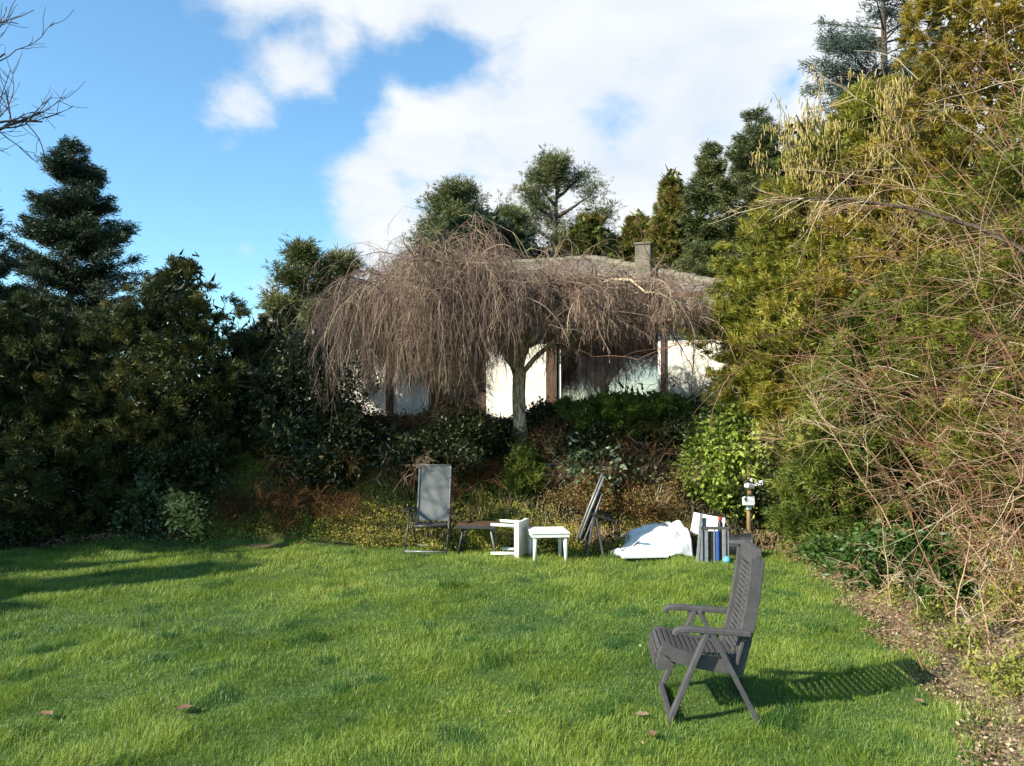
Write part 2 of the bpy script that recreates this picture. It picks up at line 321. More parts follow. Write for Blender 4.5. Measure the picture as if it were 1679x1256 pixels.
# grass blades
def build_grass():
    rng = np.random.default_rng(5); pts = []
    for y0, y1, den in ((3.9, 5.6, 9500), (5.6, 7.5, 7000), (7.5, 9.5, 4600), (9.5, 12.6, 3200)):
        w = y1 * 0.66 + 0.4; n = int(den * (y1 - y0) * 2 * w)
        pts.append(np.stack([rng.uniform(-w, w, n), rng.uniform(y0, y1, n)], 1))
    P = np.concatenate(pts); x, y = P[:, 0], P[:, 1]
    er = lawn_edge_right(y) - x; ef = lawn_edge_far(x) - y
    p3 = np.stack([x, y, np.zeros_like(x)], 1)
    cl = wave(p3, 11, 5.5); cl2 = wave(p3, 12, 1.7); cl3 = wave(p3, 14, 14)
    edge = np.minimum(er * 1.6 + 0.25 * cl + 0.1, ef * 3.5 + .6)
    keep = (edge > rng.random(len(x)) * 0.9) | ((edge > -0.35) & (rng.random(len(x)) < 0.10))
    P, p3, cl, cl2, cl3, er = P[keep], p3[keep], cl[keep], cl2[keep], cl3[keep], er[keep]; n = len(P); x, y = P[:, 0], P[:, 1]
    h = (0.048 + 0.024 * cl + 0.017 * cl3 + 0.008 * cl2) * rng.uniform(.55, 1.45, n); h = np.clip(h, 0.030, 0.130)
    cl4 = wave(p3, 15, 8.0); tuft = cl4 > .62; h[tuft] *= 1.0 + 1.6 * (cl4[tuft] - .62)
    tall = rng.random(n) < 0.012 * np.clip(1 + 2 * cl, 0, 3); h[tall] *= 1.5
    w = 0.0027 * (0.75 + 0.075 * y) * rng.uniform(.7, 1.3, n)
    th = wave(p3, 13, 3.2) * 3.0 + rng.normal(size=n) * 1.3; lean = rng.uniform(.12, .75, n) + 0.18 * np.abs(cl)
    d = np.stack([np.cos(th), np.sin(th)], 1); ph = rng.uniform(0, 6.28, n); s = np.stack([np.cos(ph), np.sin(ph)], 1)
    z0 = H(x, y) - 0.003; b = np.stack([x, y, z0], 1); W2 = np.concatenate([s * w[:, None] / 2, np.zeros((n, 1))], 1)
    mid = b + np.stack([d[:, 0] * lean * h * .28, d[:, 1] * lean * h * .28, h * .55], 1)
    tip = b + np.stack([d[:, 0] * lean * h * .95, d[:, 1] * lean * h * .95, h * (1 - .35 * lean)], 1)
    V = np.stack([b - W2, b + W2, mid + W2 * .85, mid - W2 * .85, tip], 1).reshape(-1, 3)
    i = np.arange(n)[:, None] * 5
    Fq = i + np.array([[0, 1, 2, 3]]); Ft = i + np.array([[3, 2, 4]])
    t = 0.45 + 0.24 * cl2 + 0.17 * cl + rng.normal(size=n) * 0.13 + 0.15 * np.clip(1 - er, 0, 1)
    t = t - .38 * np.clip((cl4 - .5) * 3, 0, 1)
    t = np.clip(t, 0, 0.9); dry = rng.random(n) < 0.022 + 0.18 * np.clip(.7 - er, 0, 1); t[dry] = rng.uniform(.93, 1, dry.sum())
    o = mesh_obj('grass', V, [Fq, Ft], M['grass'], tint=np.repeat(t, 5)); tag(o, kind='stuff', label='sunlit rough green lawn grass across the garden', cat='grass')
build_grass()

def scatter_leaves(name, label, xy, size, seed, mat, lift=0.01, zfun=H, cat='leaves', kind='stuff'):
    rng = np.random.default_rng(seed); n = len(xy)
    P = np.stack([xy[:, 0], xy[:, 1], zfun(xy[:, 0], xy[:, 1]) + rng.uniform(0, lift, n)], 1)
    D = rng.normal(size=(n, 3)); D[:, 2] = np.abs(D[:, 2]) * .35; D = unit(D)
    V, F, q = leaflets(P, D, size * rng.uniform(.5, 1.4, n), size * .6 * rng.uniform(.6, 1.2, n), rng, True, .3)
    o = mesh_obj(name, V, F, mat, tint=np.repeat(rng.random(n), q)); tag(o, label, cat, kind=kind); return o

# ------------------------------------------------------------------ plant builders
def profile_points(rng, n, prof, height, lump, lumpf, seed, shell=(0.62, 1.0), face=None, bias=0.65, squash=1.0):
    zf = np.array([p[0] for p in prof]); rf = np.array([p[1] for p in prof])
    zz = np.linspace(0, 1, 200); w = np.interp(zz, zf, rf) + 0.05; cdf = np.cumsum(w); cdf /= cdf[-1]
    f = np.interp(rng.random(n), cdf, zz); R = np.interp(f, zf, rf)
    th = rng.uniform(0, 2 * math.pi, n)
    if face is not None:
        flip = (np.cos(th - face) < -0.15) & (rng.random(n) < bias); th = np.where(flip, th + math.pi, th)
    rr = rng.uniform(shell[0] ** 2, shell[1] ** 2, n) ** .5
    D = np.stack([np.cos(th), np.sin(th) * squash, np.zeros(n)], 1)
    P = np.stack([D[:, 0] * R, D[:, 1] * R, f * height], 1)
    lm = 1 + lump * wave(P, seed, lumpf)
    P[:, :2] *= (rr * lm)[:, None]; P[:, 2] += 0.35 * lump * wave(P, seed + 1, lumpf) * (R > .1)
    return P, D, f, rr
def conifer_bush(name, label, cat, x, y, height, prof, n, k, ln, wd, mat, seed, lump=0.28, lumpf=3.0, up=0.5, droop=0.0,
                 spread=0.55, size=0.05, face=-2.2, group=None, hole=-0.55, tmean=0.5, trunk_r=0.1, plume=0.34, per=15, fan=0.30, z=None, lean=0.0, squash=1.0, quad=False, crown='crown', core=0.25, trunkmat='bark', shell=(0.6, 1.02)):
    rng = np.random.default_rng(seed); z0 = float(H(x, y)) if z is None else z
    root = thing(name, label, cat, (x, y, z0), 0, group)
    P, D, f, rr = profile_points(rng, n // per, prof, height, lump, lumpf, seed, shell, face, squash=squash)
    nz = wave(P, seed + 5, lumpf * 1.6); keep = nz > hole * (0.4 + rr * 0.6) - 0.25 * (rr < .8); P, D, f, rr, nz = P[keep], D[keep], f[keep], rr[keep], nz[keep]
    P[:, 0] += lean * P[:, 2]
    Dd = unit(D + np.array([0, 0, up]) + 0.25 * rng.normal(size=D.shape))
    tint = np.clip(tmean + 0.16 * wave(P, seed + 9, lumpf * .8) + 0.17 * rng.normal(size=len(P)), 0, 1)
    # every plume is a flattish frond: sprays along an axis, spreading sideways, narrowing to its tip
    m = len(P); A = unit(Dd + .35 * rng.normal(size=Dd.shape)); Sd = unit(np.cross(A, rng.normal(size=A.shape) + np.array([0, 0, 1.2])))
    Lp = plume * rng.uniform(.5, 1.5, m) * np.clip(.35 + 1.2 * (1 - f), .35, 1)
    tt = rng.random((m, per)) ** .8; sd = rng.normal(size=(m, per)) * (1.05 - tt) * fan
    Q = P[:, None] + A[:, None] * (tt * Lp[:, None])[..., None] + Sd[:, None] * (sd * Lp[:, None])[..., None]; Q[..., 2] -= (tt ** 2 * Lp[:, None]) * (.15 + droop)
    Q = (Q + rng.normal(size=Q.shape) * size * .35).reshape(-1, 3)
    Dq = unit(A[:, None] + Sd[:, None] * np.sign(sd)[..., None] * .55 + rng.normal(size=(m, per, 3)) * .15).reshape(-1, 3)
    tq = np.clip(np.repeat(tint, per) + .14 * (tt.ravel() - .5), 0, 1)
    parts = [spray(Q, Dq, k, size * .5, ln, wd, spread * .65, rng, quad, tq, droop * .5, .10)]
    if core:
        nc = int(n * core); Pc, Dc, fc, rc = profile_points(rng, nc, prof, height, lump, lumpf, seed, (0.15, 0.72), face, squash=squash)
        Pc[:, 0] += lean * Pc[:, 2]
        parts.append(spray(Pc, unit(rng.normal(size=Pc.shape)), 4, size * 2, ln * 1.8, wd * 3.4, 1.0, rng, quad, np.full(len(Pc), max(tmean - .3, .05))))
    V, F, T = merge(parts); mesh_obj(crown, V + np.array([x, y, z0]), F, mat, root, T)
    hh = height * 0.85; C = np.zeros((1, 8, 3)); u = np.linspace(0, 1, 8)
    C[0, :, 0] = lean * u * hh; C[0, :, 2] = u * hh - .1
    nb = 26; Pb, Tb, ci, ub = pick(C, nb, rng, .08, .95)
    a = rng.uniform(0, 6.28, nb); Db = np.stack([np.cos(a), np.sin(a), np.full(nb, .5)], 1)
    Rr = np.interp(ub * .85, [p[0] for p in prof], [p[1] for p in prof])
    Cb = curves(Pb, Db, np.maximum(Rr * .85, .1), 6, rng, (0, 0, .4), .08)
    V1, F1, T1 = tubes(C, (trunk_r * (1 - .8 * u))[None], rng, 8)
    V2, F2, T2 = tubes(Cb, np.linspace(trunk_r * .28, trunk_r * .06, 6)[None] * np.ones((nb, 1)), rng, 4)
    V, F, T = merge([(V1, F1, T1), (V2, F2, T2)])
    mesh_obj('trunk', V + np.array([x, y, z0]), F, M[trunkmat], root, smooth=True); return root

def spruce(name, label, x, y, height, rad, seed, mat, nb=190, dens=46, ln=0.10, wd=0.022, top=0.0, group=None, z=None, shape=0.9, base=0.05, droop=0.25, cat='tree', gaps=0.15, power=1.0):
    rng = np.random.default_rng(seed); z0 = float(H(x, y)) if z is None else z
    root = thing(name, label, cat, (x, y, z0), 0, group)
    f = np.sort(rng.uniform(base, 0.985, nb)); f = f + 0.012 * np.sin(f * 60)
    th = rng.uniform(0, 6.28, nb)
    L = rad * ((1 - f) ** shape + 0.04) * rng.uniform(.68, 1.18, nb) * (1 + .22 * np.sin(th * 2 + seed) * np.sin(f * 9 + seed))
    P0 = np.stack([np.zeros(nb), np.zeros(nb), f * height], 1)
    D0 = np.stack([np.cos(th), np.sin(th), 0.15 + 0.5 * f], 1)
    C = curves(P0, D0, L, 9, rng, (0, 0, -droop), .05)
    C[:, 5:, 2] += (np.arange(4) * .02)[None] * L[:, None]
    w = L / L.sum(); ci = rng.choice(nb, int(nb * dens), p=w); n = len(ci)
    u = rng.uniform(.12, 1, n) * 7.99; i = u.astype(int); ff = (u - i)[:, None]
    a = C[ci, i]; b = C[ci, i + 1]; P = a * (1 - ff) + b * ff; T = unit(b - a)
    lat = unit(np.cross(T, np.array([0, 0, 1.0]))); sgn = rng.choice([-1, 1], n)[:, None]
    side = rng.random(n)[:, None] * (0.10 + 0.26 * L[ci][:, None] * (1 - u[:, None] / 8) ** .7)
    P = P + lat * sgn * side + T * side * .5; P[:, 2] -= side[:, 0] * .25
    D = unit(T + lat * sgn * .8 + rng.normal(size=(n, 3)) * .25)
    tint = np.clip(.45 + .25 * wave(P, seed, 2.5) + .1 * rng.normal(size=n), 0, 1)
    V, F, T_ = spray(P, D, 9, 0.045, ln, wd, .5, rng, False, tint, .12)
    mesh_obj('crown', V + np.array([x, y, z0]), F, mat, root, T_)
    u = np.linspace(0, 1, 10); Ct = np.zeros((1, 10, 3)); Ct[0, :, 2] = u * height - .1
    V1, F1, T1 = tubes(Ct, (0.02 * height * (1 - u * .93))[None], rng, 8)
    V2, F2, T2 = tubes(C, np.linspace(.022, .005, 9)[None] * np.ones((nb, 1)), rng, 4)
    V, F, T3 = merge([(V1, F1, T1), (V2, F2, T2)]); mesh_obj('trunk', V + np.array([x, y, z0]), F, M['bark'], root, smooth=True)
    return root

def pine(name, label, x, y, z0, height, limbs, seed, mat=None, tuft=0.32, per=34, group=None, tr=0.09, lean=(0, 0), spread=1.0):
    """open pine: limbs (f0, azimuth, length, rise) carrying needle tufts"""
    rng = np.random.default_rng(seed); root = thing(name, label, 'tree', (x, y, z0), 0, group)
    u = np.linspace(0, 1, 12); C = np.zeros((1, 12, 3)); C[0, :, 2] = u * height
    C[0, :, 0] = lean[0] * u ** 1.5 + .06 * height * .1 * np.sin(u * 7); C[0, :, 1] = lean[1] * u
    P0, D0, LL = [], [], []
    for f0, az, L, rise in limbs:
        i = f0 * 11; k = min(int(i), 10); P0.append(C[0, k] * (1 - i + k) + C[0, k + 1] * (i - k)); D0.append([math.cos(az), math.sin(az), rise]); LL.append(L)
    P0 = np.array(P0); D0 = np.array(D0); LL = np.array(LL)
    Cb = curves(P0, D0, LL, 9, rng, (0, 0, .5), .10)
    ns = len(limbs) * 9; Ps, Ts, ci, uu = pick(Cb, ns, rng, .3, 1.0)
    Ds = unit(Ts + rng.normal(size=Ts.shape) * .65 + np.array([0, 0, .25])); Cs = curves(Ps, Ds, LL[ci] * rng.uniform(.15, .42, ns), 5, rng, (0, 0, .4), .1)
    tp = np.concatenate([Cs[:, -1], Cs[:, 2], Cb[:, -1], C[0, -1:]]); tn = len(tp)
    cpos = np.repeat(tp, per, 0) + rng.normal(size=(tn * per, 3)) * tuft * .36 * np.array([1, 1, .6])
    dd = unit(cpos - np.repeat(tp, per, 0) + np.array([0, 0, .06]))
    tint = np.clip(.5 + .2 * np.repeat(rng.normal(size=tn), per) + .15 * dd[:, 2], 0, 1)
    V, F, T = spray(cpos, dd, 6, .03, .12, .020, .5, rng, False, tint)
    off = np.array([x, y, z0]); mesh_obj('crown', V + off, F, mat or M['pine'], root, T)
    parts = [tubes(C, (tr * (1 - .8 * u))[None], rng, 8), tubes(Cb, np.linspace(tr * .45, .012, 9)[None] * np.ones((len(limbs), 1)), rng, 5), tubes(Cs, np.linspace(.014, .005, 5)[None] * np.ones((ns, 1)), rng, 3)]
    V, F, T = merge(parts); mesh_obj('trunk', V + off, F, M['bark'], root, smooth=True); return root

def leafy_shrub(name, label, x, y, height, rad, n, k, ln, wd, mat, seed, stems=14, stemmat='darktwig', group=None, z=None, rise=0.1, tmean=.5, prof=None, lump=.5, lumpf=4.5, hole=-.3, up=.25, spread=.7, size=.05, core=.3, squash=1.0, face=-2.2, droop=.1):
    prof = prof or [(0, .55), (.25, .95), (.6, 1.0), (.85, .7), (1, .15)]; prof = [(a, b * rad) for a, b in prof]
    rng = np.random.default_rng(seed); z0 = float(H(x, y)) if z is None else z
    root = thing(name, label, 'shrub', (x, y, z0), 0, group)
    P, D, f, rr = profile_points(rng, n, prof, height, lump, lumpf, seed, (.45, 1.05), face, squash=squash)
    nz = wave(P, seed + 5, lumpf * 1.5); P, D, rr = P[nz > hole], D[nz > hole], rr[nz > hole]
    Dd = unit(D + np.array([0, 0, up]) + .45 * rng.normal(size=D.shape))
    tint = np.clip(tmean + .2 * wave(P, seed + 9, lumpf) + .15 * rng.normal(size=len(P)), 0, 1)
    parts = [spray(P, Dd, k, size, ln, wd, spread, rng, True, tint, droop)]
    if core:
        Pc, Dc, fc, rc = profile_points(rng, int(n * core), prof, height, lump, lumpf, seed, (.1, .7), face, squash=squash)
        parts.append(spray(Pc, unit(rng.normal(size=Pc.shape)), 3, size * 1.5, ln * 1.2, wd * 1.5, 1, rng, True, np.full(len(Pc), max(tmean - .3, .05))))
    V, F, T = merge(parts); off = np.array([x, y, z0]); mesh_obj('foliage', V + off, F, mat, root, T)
    if stems:
        a = rng.uniform(0, 6.28, stems); P0 = np.stack([np.cos(a), np.sin(a), np.zeros(stems)], 1) * rad * .15 * rng.random((stems, 1)); P0[:, 2] = -.1
        D0 = np.stack([np.cos(a) * .6, np.sin(a) * .6, np.full(stems, 1.0)], 1); C = curves(P0, D0, height * rng.uniform(.7, 1.0, stems), 7, rng, (0, 0, 0), .09)
        n2 = stems * 7; Pp, Tt, ci, uu = pick(C, n2, rng, .25, .95); C2 = curves(Pp, unit(Tt + rng.normal(size=Tt.shape) * .6), height * rng.uniform(.2, .45, n2), 6, rng, (0, 0, .3), .1)
        V, F, T = merge([tubes(C, np.linspace(.014, .005, 7)[None] * np.ones((stems, 1)), rng, 4), tubes(C2, np.linspace(.006, .002, 6)[None] * np.ones((n2, 1)), rng, 3)])
        mesh_obj('stem', V + off, F, M[stemmat], root, T)
    return root

def twig_shrub(name, label, x, y, height, spread, seed, mat, stems=26, l1=9, l2=7, dirs=None, r0=.013, group=None, rad=.35, arch=(0, 0, -.9), z=None, catname='shrub', sweep=(0, 0, 0), fine=0.0016, len2=.42, len3=.2, wob=.09):
    """bare shrub: arching stems with two orders of twigs"""
    rng = np.random.default_rng(seed); z0 = float(H(x, y)) if z is None else z
    root = thing(name, label, catname, (x, y, z0), 0, group)
    a = rng.uniform(0, 6.28, stems) if dirs is None else rng.uniform(dirs[0], dirs[1], stems)
    P0 = np.stack([rng.normal(size=stems) * rad, rng.normal(size=stems) * rad, np.full(stems, -.05)], 1)
    tl = rng.uniform(.1, 1.0, stems) * spread
    D0 = np.stack([np.cos(a) * tl, np.sin(a) * tl, np.full(stems, 1.0)], 1); L = height * rng.uniform(.65, 1.15, stems)
    C = curves(P0, D0, L, 12, rng, arch, wob * .6); t1 = rng.uniform(0, .65, stems)
    n2 = stems * l1; Pp, Tt, ci, uu = pick(C, n2, rng, .15, 1.0); sw = np.array(sweep)
    C2 = curves(Pp, unit(Tt + rng.normal(size=Tt.shape) * .7 + sw), height * len2 * rng.uniform(.4, 1.1, n2) * (1.15 - .5 * uu), 9, rng, np.array(arch) * .6 + sw, wob)
    n3 = n2 * l2; P3, T3, ci3, u3 = pick(C2, n3, rng, .1, 1.0)
    C3 = curves(P3, unit(T3 + rng.normal(size=T3.shape) * .75 + sw * .6), height * len3 * rng.uniform(.3, 1.1, n3), 6, rng, (0, 0, -.1), wob)
    tt2 = np.clip(t1[ci] * .5 + .5 * rng.random(n2), 0, 1)
    parts = [tubes(C, np.linspace(r0, r0 * .3, 12)[None] * rng.uniform(.6, 1.2, (stems, 1)), rng, 5, t1),
             tubes(C2, np.linspace(r0 * .33, fine * 1.3, 9)[None] * np.ones((n2, 1)), rng, 3, tt2),
             tubes(C3, np.linspace(fine * 1.5, fine * .8, 6)[None] * np.ones((n3, 1)), rng, 3, np.clip(tt2[ci3] + rng.normal(size=n3) * .2, 0, 1))]
    nS = len(parts[0][0]); off = np.array([x, y, z0])
    mesh_obj('stem', parts[0][0] + off, parts[0][1], mat, root, parts[0][2])
    V, F, T = merge(parts[1:]); mesh_obj('twigs', V + off, F, mat, root, T); return root

# ------------------------------------------------------------------ solid-part builder
class MB:
    def __init__(s): s.v = []; s.f = []
    def add(s, V, F):
        o = len(s.v); s.v += [tuple(map(float, p)) for p in V]; s.f += [tuple(i + o for i in f) for f in F]; return s
    def box(s, c, d, R=None):
        R = R or Matrix.Identity(3); c = Vector(c); h = Vector(d) / 2
        V = [c + R @ Vector((x * h.x, y * h.y, z * h.z)) for x in (-1, 1) for y in (-1, 1) for z in (-1, 1)]
        return s.add(V, [(0, 1, 3, 2), (4, 6, 7, 5), (0, 4, 5, 1), (2, 3, 7, 6), (0, 2, 6, 4), (1, 5, 7, 3)])
    def beam(s, a, b, w, h, up=(0, 0, 1)):
        a = Vector(a); b = Vector(b); x = (b - a).normalized(); u = Vector(up)
        y = u.cross(x).normalized(); z = x.cross(y)
        return s.box((a + b) / 2, ((b - a).length, w, h), Matrix((x, y, z)).transposed())
    def rod(s, pts, r, k=8, cap=True):
        pts = [Vector(p) for p in pts]; rr = r if isinstance(r, (list, tuple)) else [r] * len(pts); V = []; ref = None
        for i, p in enumerate(pts):
            t = (pts[min(i + 1, len(pts) - 1)] - pts[max(i - 1, 0)]).normalized()
            if ref is None: ref = Vector((0, 0, 1)) if abs(t.z) < .9 else Vector((1, 0, 0))
            u = t.cross(ref).normalized(); w = t.cross(u)
            V += [p + (u * math.cos(a) + w * math.sin(a)) * rr[i] for a in [j * 2 * math.pi / k for j in range(k)]]
        F = [(i * k + j, i * k + (j + 1) % k, (i + 1) * k + (j + 1) % k, (i + 1) * k + j) for i in range(len(pts) - 1) for j in range(k)]
        if cap: F += [tuple(range(k))[::-1], tuple((len(pts) - 1) * k + j for j in range(k))]
        return s.add(V, F)
    def strip(s, prof, y0, y1, t):
        """a bent plate: profile of (x, z) swept from y0 to y1, thickness t downward along its normal"""
        n = len(prof); V = []
        for i, (x, z) in enumerate(prof):
            a = prof[max(i - 1, 0)]; b = prof[min(i + 1, n - 1)]; d = Vector((b[0] - a[0], b[1] - a[1])).normalized(); nx, nz = d.y, -d.x
            if nz > 0: nx, nz = -nx, -nz
            V += [(x, y0, z), (x, y1, z), (x + nx * t, y1, z + nz * t), (x + nx * t, y0, z + nz * t)]
        F = [(4 * i + j, 4 * i + (j + 1) % 4, 4 * i + 4 + (j + 1) % 4, 4 * i + 4 + j) for i in range(n - 1) for j in range(4)] + [(3, 2, 1, 0), (4 * n - 4, 4 * n - 3, 4 * n - 2, 4 * n - 1)]
        return s.add(V, F)
    def build(s, name, mat, parent=None, bevel=0.0, smooth=False, solid=0.0):
        me = bpy.data.meshes.new(name); me.from_pydata(s.v, [], s.f); me.materials.append(mat); me.update()
        if smooth: me.polygons.foreach_set('use_smooth', [True] * len(me.polygons))
        o = bpy.data.objects.new(name, me); COL.objects.link(o)
        import bmesh
        bm = bmesh.new(); bm.from_mesh(me); bmesh.ops.recalc_face_normals(bm, faces=bm.faces); bm.to_mesh(me); bm.free()
        if parent is not None: o.parent = parent
        if solid: m = o.modifiers.new('solid', 'SOLIDIFY'); m.thickness = solid
        if bevel: m = o.modifiers.new('bevel', 'BEVEL'); m.width = bevel; m.segments = 2; m.limit_method = 'ANGLE'
        return o

# ------------------------------------------------------------------ the house on the bank
def build_house():
    A = math.radians(-18); OX, OY, OZ = 0.8, 16.88, 1.70
    root = thing('bungalow', 'low cream bungalow with tiled hipped roof, half hidden behind the bare weeping tree', 'house', (OX, OY, OZ), A)
    c, sn = math.cos(A), math.sin(A)
    def S(px, ly=0.0):   # along-wall coordinate seen at px for the line offset ly
        q = (px - 839.5) / FPX; ox, oy = OX - sn * ly, OY + c * ly
        return (q * oy - ox) / (c - q * sn)
    top = 2.28; w = MB()
    # solid wall panels: front face y=0, 0.25 thick
    def panel(p0, p1, z0=0.0, z1=top): a, b = (S(p0) if p0 > -90 else p0 + 90), S(p1); w.box(((a + b) / 2, .125, (z0 + z1) / 2), (b - a, .25, z1 - z0))
    xl, xr = -6.2, 3.85
    pa = S(634); w.box(((xl + pa) / 2, .125, top / 2), (pa - xl, .25, top))
    for p0, p1 in ((645, 703), (797, 896)): panel(p0, p1)
    a = S(1092); w.box(((a + xr) / 2, .125, top / 2), (xr - a, .25, top))
    w.box((xl + .125, 4.0, top / 2), (.25, 7.5, top)); w.box((xr - .125, 4.0, top / 2), (.25, 7.5, top)); w.box((0, 7.8, top / 2), (xr - xl - .6, .2, top))
    w.build('wall', M['render'], root)
    m = MB(); m.box(((S(704) + S(796)) / 2, .125, .45), (S(796) - S(704) - .004, .24, .9)); m.build('sill_panel', M['darkwood'], root)
    fl = MB(); fl.box(((xl + xr) / 2, 4, -.3), (xr - xl - .1, 7.4, .5)); fl.build('floor', M['darkwood'], root)
    for a, b in ((634, 645), (896, 914), (1085, 1092)):
        m = MB(); m.box(((S(a) + S(b)) / 2, .10, top / 2), (S(b) - S(a) - .004, .30, top)); m.build('post', M['darkwood'], root, .004)
    hb = MB(); hb.box(((xl + xr) / 2, .06, top + .16), (xr - xl + .02, .34, .32)); hb.build('lintel', M['darkwood'], root, .004)
    # windows
    for a, b, z0, z1 in ((704, 796, .9, top), (915, 1084, .08, top - .06)):
        x0, x1 = S(a) + .003, S(b) - .003; f = MB(); t = .055
        f.box(((x0 + x1) / 2, .05, z0 + t / 2), (x1 - x0, .09, t)); f.box(((x0 + x1) / 2, .05, z1 - t / 2), (x1 - x0, .09, t))
        f.box((x0 + t / 2, .05, (z0 + z1) / 2), (t, .09, z1 - z0 - 2 * t)); f.box((x1 - t / 2, .05, (z0 + z1) / 2), (t, .09, z1 - z0 - 2 * t))
        win = f.build('window', M['whitepaint'] if a > 900 else M['darkwood'], root, .003)
        p = MB(); p.box(((x0 + x1) / 2, .06, (z0 + z1) / 2), (x1 - x0 - 2 * t, .012, z1 - z0 - 2 * t)); p.build('pane', M['glass'], win)
        cu = MB(); n = 90; V = []; F = []
        for i in range(n):
            u = i / (n - 1); xx = x0 + .06 + (x1 - x0 - .12) * u; yy = .30 + .012 * math.sin(u * 55) + .008 * math.sin(u * 131)
            V += [(xx, yy, z0 + .02), (xx, yy, z1 - .05)]
            if i: F.append((2 * i - 2, 2 * i, 2 * i + 1, 2 * i - 1))
        cu.add(V, F); cu.build('curtain', CURT, win, smooth=True)
    # roof: hipped, eave overhang 0.9
    ex0, ex1, ey0, ey1, ez, rz = xl - .5, 4.45, -.45, 8.2, 2.34, 4.08
    r0, r1 = xl + 3.0, 0.05; ry = 3.9
    r = MB(); th = .12
    V = [(ex0, ey0, ez), (ex1, ey0, ez), (ex1, ey1, ez), (ex0, ey1, ez), (r0, ry, rz), (r1, ry, rz)]
    V2 = [(x, y, z - th) for x, y, z in V]
    r.add(V + V2, [(0, 1, 5, 4), (1, 2, 5), (2, 3, 4, 5), (3, 0, 4), (6, 10, 11, 7), (7, 11, 8), (8, 11, 10, 9), (9, 10, 6), (0, 6, 7, 1), (1, 7, 8, 2), (2, 8, 9, 3), (3, 9, 6, 0)])
    roof = r.build('roof', M['roof'], root)
    # ridge and hip caps: rows of lapped tiles
    cap = MB()
    for p, q in (((ex1, ey0, ez), (r1, ry, rz)), ((r0, ry, rz), (r1, ry, rz)), ((ex0, ey0, ez), (r0, ry, rz))):
        p = Vector(p); q = Vector(q); n = int((q - p).length / .33)
        for i in range(n):
            a = p + (q - p) * (i / n); b = p + (q - p) * ((i + 1.12) / n); z = Vector((0, 0, .04 + .012 * (i % 2)))
            cap.rod([a + z, b + z], [.10, .085], 8)
    cap.build('ridge_tiles', M['concrete'], roof)
    ch = MB(); cx, cy_ = 1.62, 1.95; ch.box((cx, cy_, 3.44), (.34, .38, 1.04)); chim = ch.build('chimney', M['concrete'], roof, .01)
    cc = MB(); cc.box((cx, cy_, 3.985), (.39, .43, .05)); cc.build('chimney_cap', M['concrete'], chim, .01)
    fa = MB(); fa.box(((ex0 + ex1) / 2, ey0 + .10, ez - th - .09), (ex1 - ex0 - .1, .03, .18)); fa.build('fascia', M['darkwood'], root)
    so = MB(); so.box(((ex0 + ex1) / 2, (ey0 + .13) / 2 - .02, ez - th - .06), (ex1 - ex0 - .2, .42, .02)); so.build('soffit', M['darkwood'], root)
    tr = MB(); tr.box(((ex0 + ex1) / 2, ey0 + .06, ez - th - .20), (ex1 - ex0 - .1, .05, .035)); tr.build('trim_board', M['rendertrim'], root)
    g = MB(); gp = [(x, ey0 - .05, ez - .05) for x in np.linspace(ex0, ex1, 12)]
    n = 9; V = []; F = []
    for i, x in enumerate((ex0, ex1)):
        for j in range(n): a_ = math.pi * j / (n - 1); V.append((x, ey0 - .06 - .065 * math.cos(a_), ez - .02 - .07 * math.sin(a_)))
    for j in range(n - 1): F.append((j, j + 1, n + j + 1, n + j))
    g.add(V, F); g.build('gutter', M['zinc'], root, solid=.004)
CURT = surf_mat('net_curtain', (0.13, 0.135, 0.14), (0.36, 0.365, 0.37), 1.1, 0.9, lo=.42, hi=.6)
M['rendertrim'] = surf_mat('brown_trim_paint', (0.22, 0.12, 0.07), (0.30, 0.17, 0.10), 4, 0.6)
build_house()

